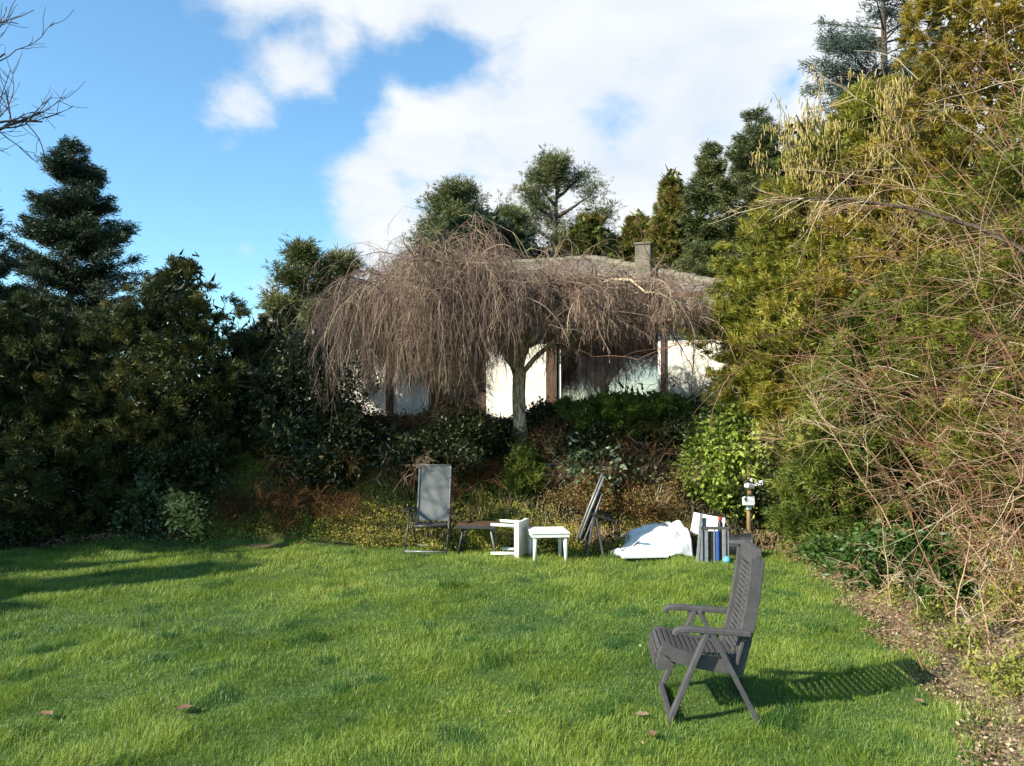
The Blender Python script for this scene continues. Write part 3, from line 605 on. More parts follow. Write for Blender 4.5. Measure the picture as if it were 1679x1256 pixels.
# ------------------------------------------------------------------ weeping tree
def build_weeping():
    rng = np.random.default_rng(77); bx, by = .14, 13.5; z0 = float(H(bx, by)) - .05
    root = thing('weeping_tree', 'bare weeping tree with a dome of hanging brown twigs on a pale crooked trunk', 'tree', (bx, by, z0))
    off = np.array([bx, by, z0])
    tp = np.array([[0, 0, -.1], [.01, 0, .25], [-.02, 0, .6], [-.03, .02, .95], [-.02, .03, 1.25], [-.10, .05, 1.5], [-.20, .08, 1.75], [-.26, .1, 2.0]])
    V, F, T = tubes(tp[None], np.array([[.135, .115, .105, .10, .105, .09, .08, .065]]) * 1.08, rng, 12)
    # limbs radiate at about 2 m and arch
    nl = 22; a = np.linspace(0, 2 * math.pi, nl, endpoint=False) + rng.normal(size=nl) * .12
    P0 = tp[rng.integers(4, 8, nl)] + rng.normal(size=(nl, 3)) * .02
    def rx(a): return 3.25 + .35 * np.sin(3 * a + 1) + .25 * np.sin(7 * a)
    R = rx(a) * np.where(np.cos(a) > 0, .98, 1.02); ry = 2.1
    limbs = []
    for i in range(nl):
        u = np.linspace(0, 1, 14); e = np.array([R[i] * math.cos(a[i]), ry * math.sin(a[i])]) * rng.uniform(.8, 1.05)
        peak = 2.70 + rng.uniform(-.2, .12) - .10 * math.cos(a[i])
        z = P0[i][2] + (peak - P0[i][2]) * np.sin(np.clip(u / .55, 0, 1) * math.pi / 2) - np.clip(u - .55, 0, 1) ** 1.6 * 2.0
        p = np.stack([P0[i][0] + (e[0] - P0[i][0]) * u ** 1.05, P0[i][1] + (e[1] - P0[i][1]) * u, z], 1)
        p[1:] += rng.normal(size=(13, 3)) * .045; limbs.append(p)
    Lm = np.array(limbs); V2, F2, T2 = tubes(Lm, np.linspace(.050, .012, 14)[None] * np.ones((nl, 1)), rng, 6)
    V1, F1, T1 = merge([(V, F, T), (V2, F2, T2)]); mesh_obj('trunk', V1 + off, F1, M['palebark'], root, smooth=True)
    # secondary branches along the dome
    n2 = 560; P, T_, ci, uu = pick(Lm, n2, rng, .22, 1.0); out = P * np.array([1, 1, 0]); out = unit(out)
    C2 = curves(P, unit(out * .7 + rng.normal(size=P.shape) * .6 + np.array([0, 0, .35])), rng.uniform(.5, 1.25, n2), 9, rng, (0, 0, -1.3), .14)
    # upright shoots on the crown
    n2b = 150; P, Tb, _, _ = pick(Lm, n2b, rng, .2, .85); C2b = curves(P, unit(rng.normal(size=P.shape) * .55 + np.array([-.1, 0, 1.0])), rng.uniform(.2, .65, n2b), 9, rng, (0, 0, -.3), .15)
    lead = curves(np.array([[-1.9, -.2, 2.6], [-2.1, 0, 2.5], [.45, .3, 2.5]]), np.array([[-.75, 0, .7], [-.2, 0, .9], [0, 0, 1.]]), np.array([1.25, .9, .9]), 9, rng, (0, 0, -.1), .06)
    # hanging strands
    src = np.concatenate([C2, C2, C2b]); n3 = 8500; P3, T3, ci3, u3 = pick(src, n3, rng, .15, 1.0)
    Pr, Tr, _, _ = pick(src, 16000, rng, .1, 1.0); kr = (Pr[:, 0] > .35) & (Pr[:, 0] < 3.3); Pr, Tr = Pr[kr][:1600], Tr[kr][:1600]
    P3 = np.concatenate([P3, Pr]); T3 = np.concatenate([T3, Tr]); kk = ~((P3[:, 0] > .9) & (rng.random(len(P3)) < .42)); P3, T3 = P3[kk], T3[kk]; n3 = len(P3)
    r = np.hypot(P3[:, 0] / 3.3, P3[:, 1] / 2.1); ang = np.arctan2(P3[:, 1], P3[:, 0])
    # lower hem: longest at the left, short above the window at the right
    xw = P3[:, 0]
    hem = np.interp(xw, [-3.4, -2.9, -2.3, -1.6, -.9, -.3, .5, 1.0, 1.6, 2.3, 3.1], [.42, .30, .70, .80, .66, 1.2, 1.66, 1.52, 1.70, 1.75, 1.85]) + .14 * np.sin(xw * 9) + rng.exponential(.20, n3) + .25 * np.clip(1 - r, 0, 1)
    Ls = np.clip(P3[:, 2] - hem, .15, 2.6) * rng.uniform(.55, 1.03, n3)
    C3 = curves(P3, unit(T3 * .8 + rng.normal(size=P3.shape) * .35 + np.array([0, 0, -.3])), Ls * 1.06, 12, rng, (0, 0, -4.6), .21)
    n4 = 40000; P4, T4, ci4, u4 = pick(C3, n4, rng, .1, .9); C4 = curves(P4, unit(T4 + rng.normal(size=P4.shape) * .55), Ls[ci4] * rng.uniform(.08, .28, n4), 6, rng, (0, 0, -1.6), .16)
    # tangle of fine twigs near the top of the dome
    n5 = 26000; P5, T5, _, _ = pick(src, n5, rng, .1, 1.0); k5 = rng.random(n5) < np.where(P5[:, 0] > .9, .30, .55); P5 = P5[k5]; n5 = len(P5); C5 = curves(P5, unit(rng.normal(size=P5.shape) + np.array([0, 0, .25])), rng.uniform(.10, .40, n5), 6, rng, (0, 0, -.8), .15)
    t3 = np.clip(.5 + .2 * wave(P3, 3, 2.2) + .2 * rng.normal(size=n3), 0, 1)
    parts = [tubes(C2, np.linspace(.013, .005, 9)[None] * np.ones((n2, 1)), rng, 4, rng.uniform(.2, .7, n2)), tubes(C2b, np.linspace(.008, .003, 9)[None] * np.ones((n2b, 1)), rng, 3),
             tubes(lead, np.linspace(.016, .004, 9)[None] * np.ones((3, 1)), rng, 4),
             tubes(C3, np.linspace(.0030, .0017, 12)[None] * rng.uniform(.7, 1.3, (n3, 1)), rng, 3, t3),
             tubes(C4, np.linspace(.0028, .0018, 6)[None] * np.ones((n4, 1)), rng, 3, np.clip(t3[ci4] + .15 * rng.normal(size=n4), 0, 1)),
             tubes(C5, np.linspace(.0035, .002, 6)[None] * np.ones((n5, 1)), rng, 3)]
    V, F, T = merge(parts); mesh_obj('twigs', V + off, F, M['weeptwig'], root, T)
build_weeping()

# ------------------------------------------------------------------ trees and tall shrubs: left
PR_CONE = [(0, .85), (.2, 1.0), (.5, .82), (.8, .42), (1, .04)]
PR_DOME = [(0, .9), (.3, 1.0), (.65, .92), (.88, .6), (1, .12)]
PR_EGG = [(0, .55), (.25, .95), (.55, 1.0), (.8, .65), (1, .05)]
def sc(pr, r): return [(a, b * r) for a, b in pr]
spruce('spruce', 'dark spruce rising behind the hedge at the left, its tip catching the sun', -9.7, 18.0, 7.3, 2.05, 21, M['spruce'], nb=330, dens=75, shape=.66, z=.6)
spruce('spruce', 'dark spruce cut by the left edge of the picture', -10.0, 15.2, 5.9, 1.5, 22, M['spruce'], nb=150, dens=45, shape=.7, z=.4)
conifer_bush('yew_tree', 'broad dark yew forming the left end of the hedge', 'tree', -7.6, 13.3, 3.55, sc(PR_DOME, 1.75), 9000, 12, .085, .017, M['yew'], 31, lump=.3, lumpf=2.6, z=.25, tmean=.5)
conifer_bush('yew_tree', 'tall rounded yew at the middle of the dark hedge', 'tree', -5.35, 13.4, 4.0, sc(PR_EGG, 1.45), 9000, 12, .085, .017, M['yew'], 32, lump=.3, lumpf=2.8, z=.35, tmean=.6)
conifer_bush('yew_tree', 'dark yew sloping down beside the weeping tree', 'tree', -4.1, 14.1, 2.75, sc(PR_DOME, 1.0), 5000, 12, .08, .017, M['yew'], 33, lump=.3, lumpf=3, z=.8, tmean=.4)
conifer_bush('yew_tree', 'dark yew filling the foot of the hedge', 'tree', -6.4, 12.9, 2.3, sc(PR_DOME, 1.15), 5000, 12, .08, .017, M['yew'], 34, lump=.3, lumpf=3, z=.15, tmean=.45)
leafy_shrub('clipped_shrub', 'low round dark shrub beside the leaf heap', -6.95, 12.2, 1.25, .52, 3000, 5, .05, .022, M['darkleaf'], 35, z=.03)
pine('twisted_pine', 'small twisted pine leaning between the hedge and the weeping tree', -3.6, 16.2, 1.4, 3.5, [(.55, 3.0, 1.1, .5), (.65, 2.4, .8, .3), (.7, 0.2, .7, .6), (.8, 3.3, .9, .4), (.9, .5, .6, .5), (.5, 2.8, 1.2, .1), (.75, 1.6, .6, .5), (.95, 2.9, .5, .8), (.6, 5, .6, .4), (.45, 3.6, 1.0, .2)], 41, tuft=.36, per=46, lean=(-.3, 0))
leafy_shrub('evergreen_shrub', 'dark evergreen shrub under the left edge of the weeping tree', -3.3, 13.3, 2.0, 1.0, 2600, 5, .085, .035, M['darkleaf'], 36)
leafy_shrub('evergreen_shrub', 'dark glossy shrub between hedge and grey reclining chair', -2.7, 12.9, 1.2, .9, 2200, 5, .08, .035, M['darkleaf'], 37)
leafy_shrub('evergreen_shrub', 'dark shrub behind the grey reclining chair', -1.3, 13.1, .6, 1.0, 2400, 5, .075, .03, M['darkleaf'], 38, tmean=.55)
leafy_shrub('evergreen_shrub', 'dark shrub at the foot of the hedge behind the variegated one', -5.0, 12.8, 1.5, .9, 2400, 5, .075, .03, M['darkleaf'], 39)
leafy_shrub('evergreen_shrub', 'dark leafy shrub left of the weeping trunk', -.5, 13.5, .5, .8, 2200, 5, .07, .03, M['darkleaf'], 40, tmean=.6)
leafy_shrub('variegated_shrub', 'low yellow-green variegated shrub at the lawn edge under the hedge', -4.75, 12.1, .72, .36, 420, 5, .075, .034, M['variegated'], 42, z=.05, lump=.9, lumpf=7, hole=-.05, core=.1, tmean=.75)
leafy_shrub('holly_shrub', 'small grey-green glossy shrub beside the variegated one', -5.3, 12.25, 1.1, .34, 420, 5, .07, .034, M['rhodo'], 43, z=.05)
for i, (x, y, h, r, lb) in enumerate([(-3.35, 12.25, .75, .45, 'rust-brown dry stems at the foot of the hedge'), (-2.55, 12.25, .62, .42, 'rust-brown dry clump left of the grey reclining chair'), (-4.0, 12.3, .6, .35, 'thin brown dead clump in the shade of the hedge')]):
    twig_shrub('dry_perennial', lb, x, y, h, .5, 300 + i, M['rust'], 40, 7, 5, r0=.005, rad=r * .5, arch=(0, 0, -.3), fine=.0022, len2=.4, len3=.2)

# off to the left stand the conifers whose shade falls over the hedge and the lawn
for i, (x, y, h, r) in enumerate([(-12.6, 5.2, 6.4, 2.1), (-13.7, 7.1, 7.9, 1.9), (-15.6, 9.2, 10.5, 2.4), (-17.0, 11.5, 11.5, 2.6), (-12.6, 9.6, 7.8, 1.9), (-14.2, 13.2, 9.0, 2.3), (-19, 14.8, 12, 2.6)]):
    spruce('spruce', 'spruce in the row off to the left that shades the hedge', x, y, h, r, 50 + i, M['spruce'], nb=110, dens=(75, 60)[i] if i < 2 else 9, ln=.16, wd=.045, shape=.7, z=0, group='spruces of the row left of the lawn')

def bare_tree():
    rng = np.random.default_rng(91); x, y = -7.75, 9.0; root = thing('bare_tree', 'leafless tree reaching in at the top left corner', 'tree', (x, y, 0)); off = np.array([x, y, 0.])
    C1 = curves(np.array([[0, 0, -.1]]), np.array([[-.05, .05, 1.]]), 6.8, 14, rng, (0, 0, .3), .03)
    P, T, ci, u = pick(C1, 26, rng, .45, .95); a = rng.uniform(-1.2, 1.2, 26) + np.where(rng.random(26) < .3, math.pi, 0)
    C2 = curves(P, np.stack([np.cos(a), np.sin(a) * .8, rng.uniform(.2, 1.0, 26)], 1), rng.uniform(1.5, 2.9, 26), 12, rng, (0, 0, .5), .09)
    P, T, ci, u = pick(C2, 300, rng, .2, 1); C3 = curves(P, unit(T + rng.normal(size=T.shape) * .6), rng.uniform(.5, 1.2, 300), 9, rng, (0, 0, .3), .12)
    P, T, ci, u = pick(C3, 1700, rng, .15, 1); C4 = curves(P, unit(T + rng.normal(size=T.shape) * .6), rng.uniform(.12, .42, 1700), 6, rng, (0, 0, .3), .14)
    V, F, T = tubes(C1, np.linspace(.14, .05, 14)[None], rng, 10); mesh_obj('trunk', V + off, F, M['bark'], root, smooth=True)
    V, F, T = merge([tubes(C2, np.linspace(.04, .012, 12)[None] * np.ones((26, 1)), rng, 6), tubes(C3, np.linspace(.010, .004, 9)[None] * np.ones((300, 1)), rng, 4), tubes(C4, np.linspace(.005, .003, 6)[None] * np.ones((1700, 1)), rng, 3)])
    mesh_obj('crown', V + off, F, M['darktwig'], root, T)
bare_tree()

# ------------------------------------------------------------------ trees behind the house
pine('pine_tree', 'open rounded pine against the clouds behind the roof', 1.45, 26.5, 1.9, 8.0,
     [(.62, 3.3, 2.0, .35), (.66, .1, 2.1, .3), (.7, 2.7, 1.7, .5), (.73, .5, 1.9, .35), (.78, 3.5, 1.3, .5), (.8, 6.0, 1.5, .4), (.85, 2.9, 1.1, .7), (.88, .4, 1.1, .7), (.92, 4.5, .8, .8), (.95, 1.6, .7, .9), (.6, 4.8, 1.6, .2), (.56, 3.0, 2.2, .15), (.58, .3, 2.3, .15), (.75, 1.5, 1.2, .5), (.97, 3.2, .6, 1), (.9, 5.4, .9, .6), (.5, 3.2, 2.4, .1), (.5, 0, 2.3, .1)], 61, tuft=.50, per=24, tr=.16)
pine('pine_tree', 'bushy lighter pine left of the open pine', -1.75, 25.0, 1.9, 7.0,
     [(f, a, 2.7 * (1.12 - f), .10) for f, a in zip(np.linspace(.22, .97, 30), np.arange(30) * 2.4)], 62, tuft=.55, per=30, tr=.12)
pine('pine_tree', 'slim young pine between the two larger ones', -.1, 24.5, 1.9, 6.1, [(f, a, 1.1 * (1.2 - f), .5) for f, a in zip(np.linspace(.3, .97, 20), np.arange(20) * 2.4)], 63, tuft=.45, per=46, tr=.08)
conifer_bush('conifer', 'dark green mass of conifer below the pines', 'tree', -.8, 23.5, 5.9, sc(PR_EGG, 2.6), 9000, 12, .16, .05, M['spruce'], 64, z=1.9, lump=.35, lumpf=1.8)
conifer_bush('cypress_tree', 'golden cypress just right of the open pine', 'tree', 2.3, 24, 5.7, sc(PR_DOME, 1.5), 9000, 12, .14, .04, M['cypress'], 65, z=1.9, lump=.3, lumpf=2, tmean=.6)
conifer_bush('cypress_tree', 'small rounded golden cypress behind the chimney', 'tree', 3.7, 24, 5.8, sc(PR_DOME, .8), 8000, 12, .13, .035, M['cypress'], 66, z=1.9, lump=.25, lumpf=2.4, tmean=.75)
conifer_bush('cypress_tree', 'upright olive cypress right of the chimney', 'tree', 4.55, 23, 6.7, sc(PR_EGG, .95), 11000, 12, .12, .03, M['cypress'], 67, z=1.9, lump=.25, lumpf=2.4, tmean=.7)
spruce('spruce', 'narrow dark spruce, left of the pair behind the golden hedge', 5.25, 21.5, 7.1, 1.25, 68, M['pine'], nb=260, dens=70, shape=.55, z=1.9)
spruce('spruce', 'tall green spruce, right of the pair behind the golden hedge', 6.25, 20.8, 7.7, 1.7, 69, M['pine'], nb=300, dens=80, shape=.5, z=1.9)
conifer_bush('conifer', 'green conifer behind the left flank of the golden thuja', 'tree', 7.15, 20.3, 7.2, sc(PR_CONE, 1.5), 6000, 12, .11, .028, M['thujagreen'], 70, z=1.9, lump=.3, lumpf=2.2, tmean=.35)
conifer_bush('conifer', 'low olive conifer behind the roof ridge', 'tree', 1.0, 23.4, 4.5, sc(PR_DOME, 1.6), 3000, 12, .14, .04, M['cypress'], 72, z=1.9, tmean=.35)
spruce('spruce', 'blue-grey spruce with long drooping arms at the top right', 7.35, 16.0, 10.5, 2.3, 71, M['bluespruce'], nb=230, dens=75, ln=.09, wd=.02, shape=.45, z=1.0, droop=.45)

# ------------------------------------------------------------------ right side
conifer_bush('thuja_tree', 'huge yellow-green thuja at the right, sunlit from the left', 'tree', 5.7, 12.9, 6.6, [(0, 1.7), (.2, 2.15), (.42, 2.5), (.6, 2.1), (.75, 1.5), (.9, .8), (1, .1)], 28000, 12, .095, .019, M['thuja'], 81, lump=.22, lumpf=2.4, z=.5, up=.6, tmean=.5, hole=-.6, trunk_r=.16)
conifer_bush('thuja_tree', 'green thuja filling the space under the golden one', 'tree', 4.75, 10.4, 3.4, [(0, .8), (.3, 1.05), (.6, 1.0), (.85, .6), (1, .1)], 10000, 12, .075, .016, M['thujagreen'], 82, lump=.3, lumpf=3, z=.2, tmean=.5)
conifer_bush('thuja_tree', 'orange-gold thuja at the top right corner', 'tree', 6.6, 11.2, 8.4, sc(PR_CONE, 2.3), 15000, 12, .085, .018, M['thujagold'], 83, lump=.28, lumpf=2.4, z=.4, up=.5, tmean=.5)
conifer_bush('thuja_tree', 'olive thuja behind the bare stems at the right edge', 'tree', 5.7, 8.1, 5.4, sc(PR_EGG, 1.45), 12000, 12, .065, .013, M['thuja'], 84, lump=.3, lumpf=3, z=.3, tmean=.35)

def hazel():
    rng = np.random.default_rng(95); x, y = 6.55, 12.0; z0 = .5
    root = thing('hazel', 'hazel hung with long yellow catkins above the golden thuja', 'tree', (x, y, z0)); off = np.array([x, y, z0]); n = 44
    a = rng.uniform(0, 6.28, n); C = curves(rng.normal(size=(n, 3)) * np.array([.2, .2, 0]), np.stack([np.cos(a) * .25 - .06, np.sin(a) * .22, np.ones(n)], 1), rng.uniform(4.4, 6.3, n), 14, rng, (0, 0, -.25), .035)
    P, T, ci, u = pick(C, 620, rng, .6, 1); C2 = curves(P, unit(T + rng.normal(size=T.shape) * .6), rng.uniform(.3, .9, 620), 8, rng, (0, 0, -.3), .1)
    P, T, ci, u = pick(C2, 19000, rng, .05, 1); P = P + rng.normal(size=P.shape) * .06
    C3 = curves(P, np.tile([[0, 0, -1.]], (len(P), 1)) + rng.normal(size=P.shape) * .22, rng.uniform(.05, .13, len(P)), 4, rng, (0, 0, -.5), .04)
    V, F, T = merge([tubes(C, np.linspace(.028, .008, 14)[None] * np.ones((n, 1)), rng, 5), tubes(C2, np.linspace(.008, .003, 8)[None] * np.ones((620, 1)), rng, 3)]); mesh_obj('trunk', V + off, F, M['bark'], root)
    V, F, T = tubes(C3, np.array([[.005, .0085, .008, .004]]) * np.ones((len(P), 1)), rng, 4); mesh_obj('catkins', V + off, F, M['catkin'], root, T)
hazel()
leafy_shrub('rhododendron', 'bright yellow-green leafy shrub behind the lamp post', 3.5, 12.75, 1.66, .78, 1500, 7, .105, .05, M['brightleaf'], 85, tmean=.6, z=.38, hole=-.8, lump=.22, size=.06, up=.1, droop=.35)
twig_shrub('hedge_shrub', 'dark tangled twiggy shrub right of the leafy one', 4.35, 11.8, 1.6, .5, 86, M['darktwig'], 30, 9, 7, rad=.3, z=.15, sweep=(-.3, 0, 0))
leafy_shrub('beech_shrub', 'brown-leaved shrub in front of the right cream wall', 4.1, 14.3, 1.55, .95, 900, 5, .05, .028, M['rust'], 87, tmean=.7, hole=-.3, core=0, stemmat='tantwig', stems=22)
twig_shrub('hedge_shrub', 'fine brown twigs over the cream wall below the roof corner', 3.4, 14.5, 1.5, .7, 88, M['tantwig'], 22, 8, 5, rad=.35)
leafy_shrub('laurel', 'glossy dark-green laurel low at the right edge of the lawn', 4.2, 8.6, .62, .8, 1500, 5, .08, .032, M['laurel'], 89, tmean=.35, squash=1.1, z=.0)
leafy_shrub('laurel', 'low green laurel further along behind the lawn corner', 4.5, 9.9, .6, .8, 1200, 5, .08, .032, M['laurel'], 90, z=.05)
# bare stems at the right
for i, (x, y, h, st, m, lb, sw, d) in enumerate([
    (5.6, 7.4, 4.2, 30, 'tantwig', 'tall bare shrub of tan stems arching over the right edge', (-.2, 0, .1), (1.6, 4.7)),
    (4.9, 6.5, 2.2, 28, 'tantwig', 'nearest bare tan shrub at the right edge of the lawn', (-.2, 0, 0), (1.6, 4.7)),
    (5.6, 8.2, 3.3, 16, 'redtwig', 'bare shrub of dark red stems between the tan ones', (-.25, 0, .1), (2.0, 4.4)),
    (5.2, 9.2, 2.5, 26, 'tantwig', 'bare tan shrub behind the laurel', (-.2, 0, .1), (1.8, 4.5)),
    (6.3, 7.6, 5.4, 30, 'tantwig', 'highest bare shrub at the right, cut by the picture edge', (-.2, 0, .2), (1.8, 4.5)),
    (4.3, 6.0, .8, 20, 'tantwig', 'nearest low tangle of dry stems on the bare earth', (-.15, -.1, -.1), (1.2, 4.9)),
    (4.55, 7.3, 1.0, 22, 'tantwig', 'low sprawling dry stems on the bare earth', (-.2, -.2, -.1), (1.6, 4.7))]):
    twig_shrub('bare_shrub', lb, x, y, h, .5, 400 + i, M[m], st, 10, 5, dirs=d, r0=.011, sweep=sw, rad=.45, fine=.0017, wob=.14, arch=(0, 0, -.55), len2=.34, len3=.17)
def branch_arc():
    rng = np.random.default_rng(96); x, y = 5.3, 6.6; root = thing('bare_tree', 'dark arching branch sweeping in from the right edge in front of the golden thuja', 'tree', (x, y, .2))
    pts = [(5.3, 6.6, .1), (5.2, 6.7, 1.5), (5.0, 6.9, 2.6)] + [tuple(at(px, py, Y)) for px, py, Y in ((1670, 405, 7.4), (1600, 372, 7.6), (1500, 343, 7.8), (1400, 327, 8.0), (1320, 325, 8.1), (1268, 333, 8.2))]
    C = np.array(pts)[None]; V, F, T = tubes(C, np.array([[.04, .035, .030, .024, .021, .018, .014, .010, .005]]), rng, 7); mesh_obj('trunk', V, F, M['bark'], root, smooth=True)
    P, T, ci, u = pick(C, 60, rng, .3, 1); C2 = curves(P, unit(T + rng.normal(size=T.shape) * .6), rng.uniform(.15, .7, 60), 8, rng, (0, 0, -.2), .12)
    P, T, ci, u = pick(C2, 200, rng, .1, 1); C3 = curves(P, unit(T + rng.normal(size=T.shape) * .6), rng.uniform(.06, .25, 200), 5, rng, (0, 0, 0), .12)
    V, F, T = merge([tubes(C2, np.linspace(.005, .002, 8)[None] * np.ones((60, 1)), rng, 3), tubes(C3, np.linspace(.002, .0012, 5)[None] * np.ones((200, 1)), rng, 3)]); mesh_obj('crown', V, F, M['tantwig'], root, T)
branch_arc()

# ------------------------------------------------------------------ planting on the bank
conifer_bush('juniper', 'spreading green juniper under the picture window', 'shrub', 1.95, 13.8, .60, [(0, 1.0), (.4, 1.25), (.75, 1.2), (1, .5)], 8000, 12, .075, .016, M['juniper'], 101, plume=.28, lump=.35, lumpf=3.2, up=.35, tmean=.62, trunk_r=.05, crown='foliage')
conifer_bush('dwarf_conifer', 'small feathery light-green conifer at the foot of the weeping trunk', 'shrub', .22, 12.75, .62, sc(PR_EGG, .26), 2200, 12, .055, .013, M['thujagreen'], 102, lump=.3, lumpf=6, tmean=.6, trunk_r=.03, crown='foliage', plume=.14)
twig_shrub('dry_bracken', 'bright rust-brown bracken left of the weeping trunk', -.33, 13.05, .42, .9, 103, M['rust'], 60, 8, 5, r0=.005, rad=.14, fine=.003, arch=(0, 0, -1.5))
leafy_shrub('rhododendron', 'leggy rhododendron with pale grey-green leaves behind the folded chair', 1.25, 12.75, .95, .62, 150, 6, .10, .045, M['rhodo'], 104, core=0, tmean=.6, hole=-.3, size=.07)
leafy_shrub('rhododendron', 'second leggy rhododendron under the juniper', 2.0, 12.95, .75, .55, 120, 6, .10, .045, M['rhodo'], 105, core=0, tmean=.5, hole=-.3, size=.07)
for i, (x, y, h, r, t, lb) in enumerate([(1.15, 12.45, .5, .6, .5, 'rust-leaved low shrub behind the folded chair'), (2.0, 12.45, .62, .6, .35, 'rust-leaved shrub behind the white sheet'), (1.6, 13.2, .7, .8, .25, 'dark brown shrub under the juniper'), (.75, 13.3, .55, .5, .3, 'dark brown shrub right of the weeping trunk'), (-1.1, 14.0, .35, .9, .35, 'brown-leaved hedge plant below the left cream wall'), (-2.4, 13.9, .35, .8, .3, 'brown-leaved shrub below the hanging twigs at the left')]):
    leafy_shrub('rusty_shrub', lb, x, y, h, r, 1300, 5, .038, .017, M['rustleaf'], 110 + i, tmean=t + .15, hole=-.15, lump=.55, lumpf=5, core=.15, stems=26, stemmat='tantwig')
for i, (x, y, h, r, lb) in enumerate([(2.9, 13.4, .8, .7, 'dark shrub in the gap left of the bright leafy shrub'), (4.2, 12.6, 1.1, .8, 'dark shrub right of the bright leafy shrub'), (.55, 14.0, .35, .5, 'dark shrub right behind the weeping trunk'), (1.2, 13.4, .55, .7, 'dark shrub on the bank under the window')]):
    leafy_shrub('evergreen_shrub', lb, x, y, h, r, 2000, 5, .07, .03, M['darkleaf'], 120 + i, tmean=.5)

for i, (x, y, h, lb) in enumerate([(-1.9, 12.9, .9, 'thin bramble stems on the bank left of the recliner back'), (-.9, 12.8, .7, 'bramble tangle behind the grey recliner'), (.75, 12.9, .8, 'rust-brown bramble right of the small feathery conifer'), (1.55, 12.9, 1.0, 'tall bramble stems behind the folded dark chair'), (2.35, 13.0, .9, 'bramble between the white sheet and the juniper'), (-3.0, 13.0, 1.1, 'thin bramble stems before the dark shrubs at the hedge end'), (-1.6, 13.8, .7, 'brown bramble under the hanging twigs')]):
    twig_shrub('bramble', lb, x, y, h, .9, 500 + i, M['rust' if i % 2 else 'tantwig'], 26, 7, 6, r0=.004, rad=.3, fine=.0018, arch=(0, 0, -1.3), wob=.14)

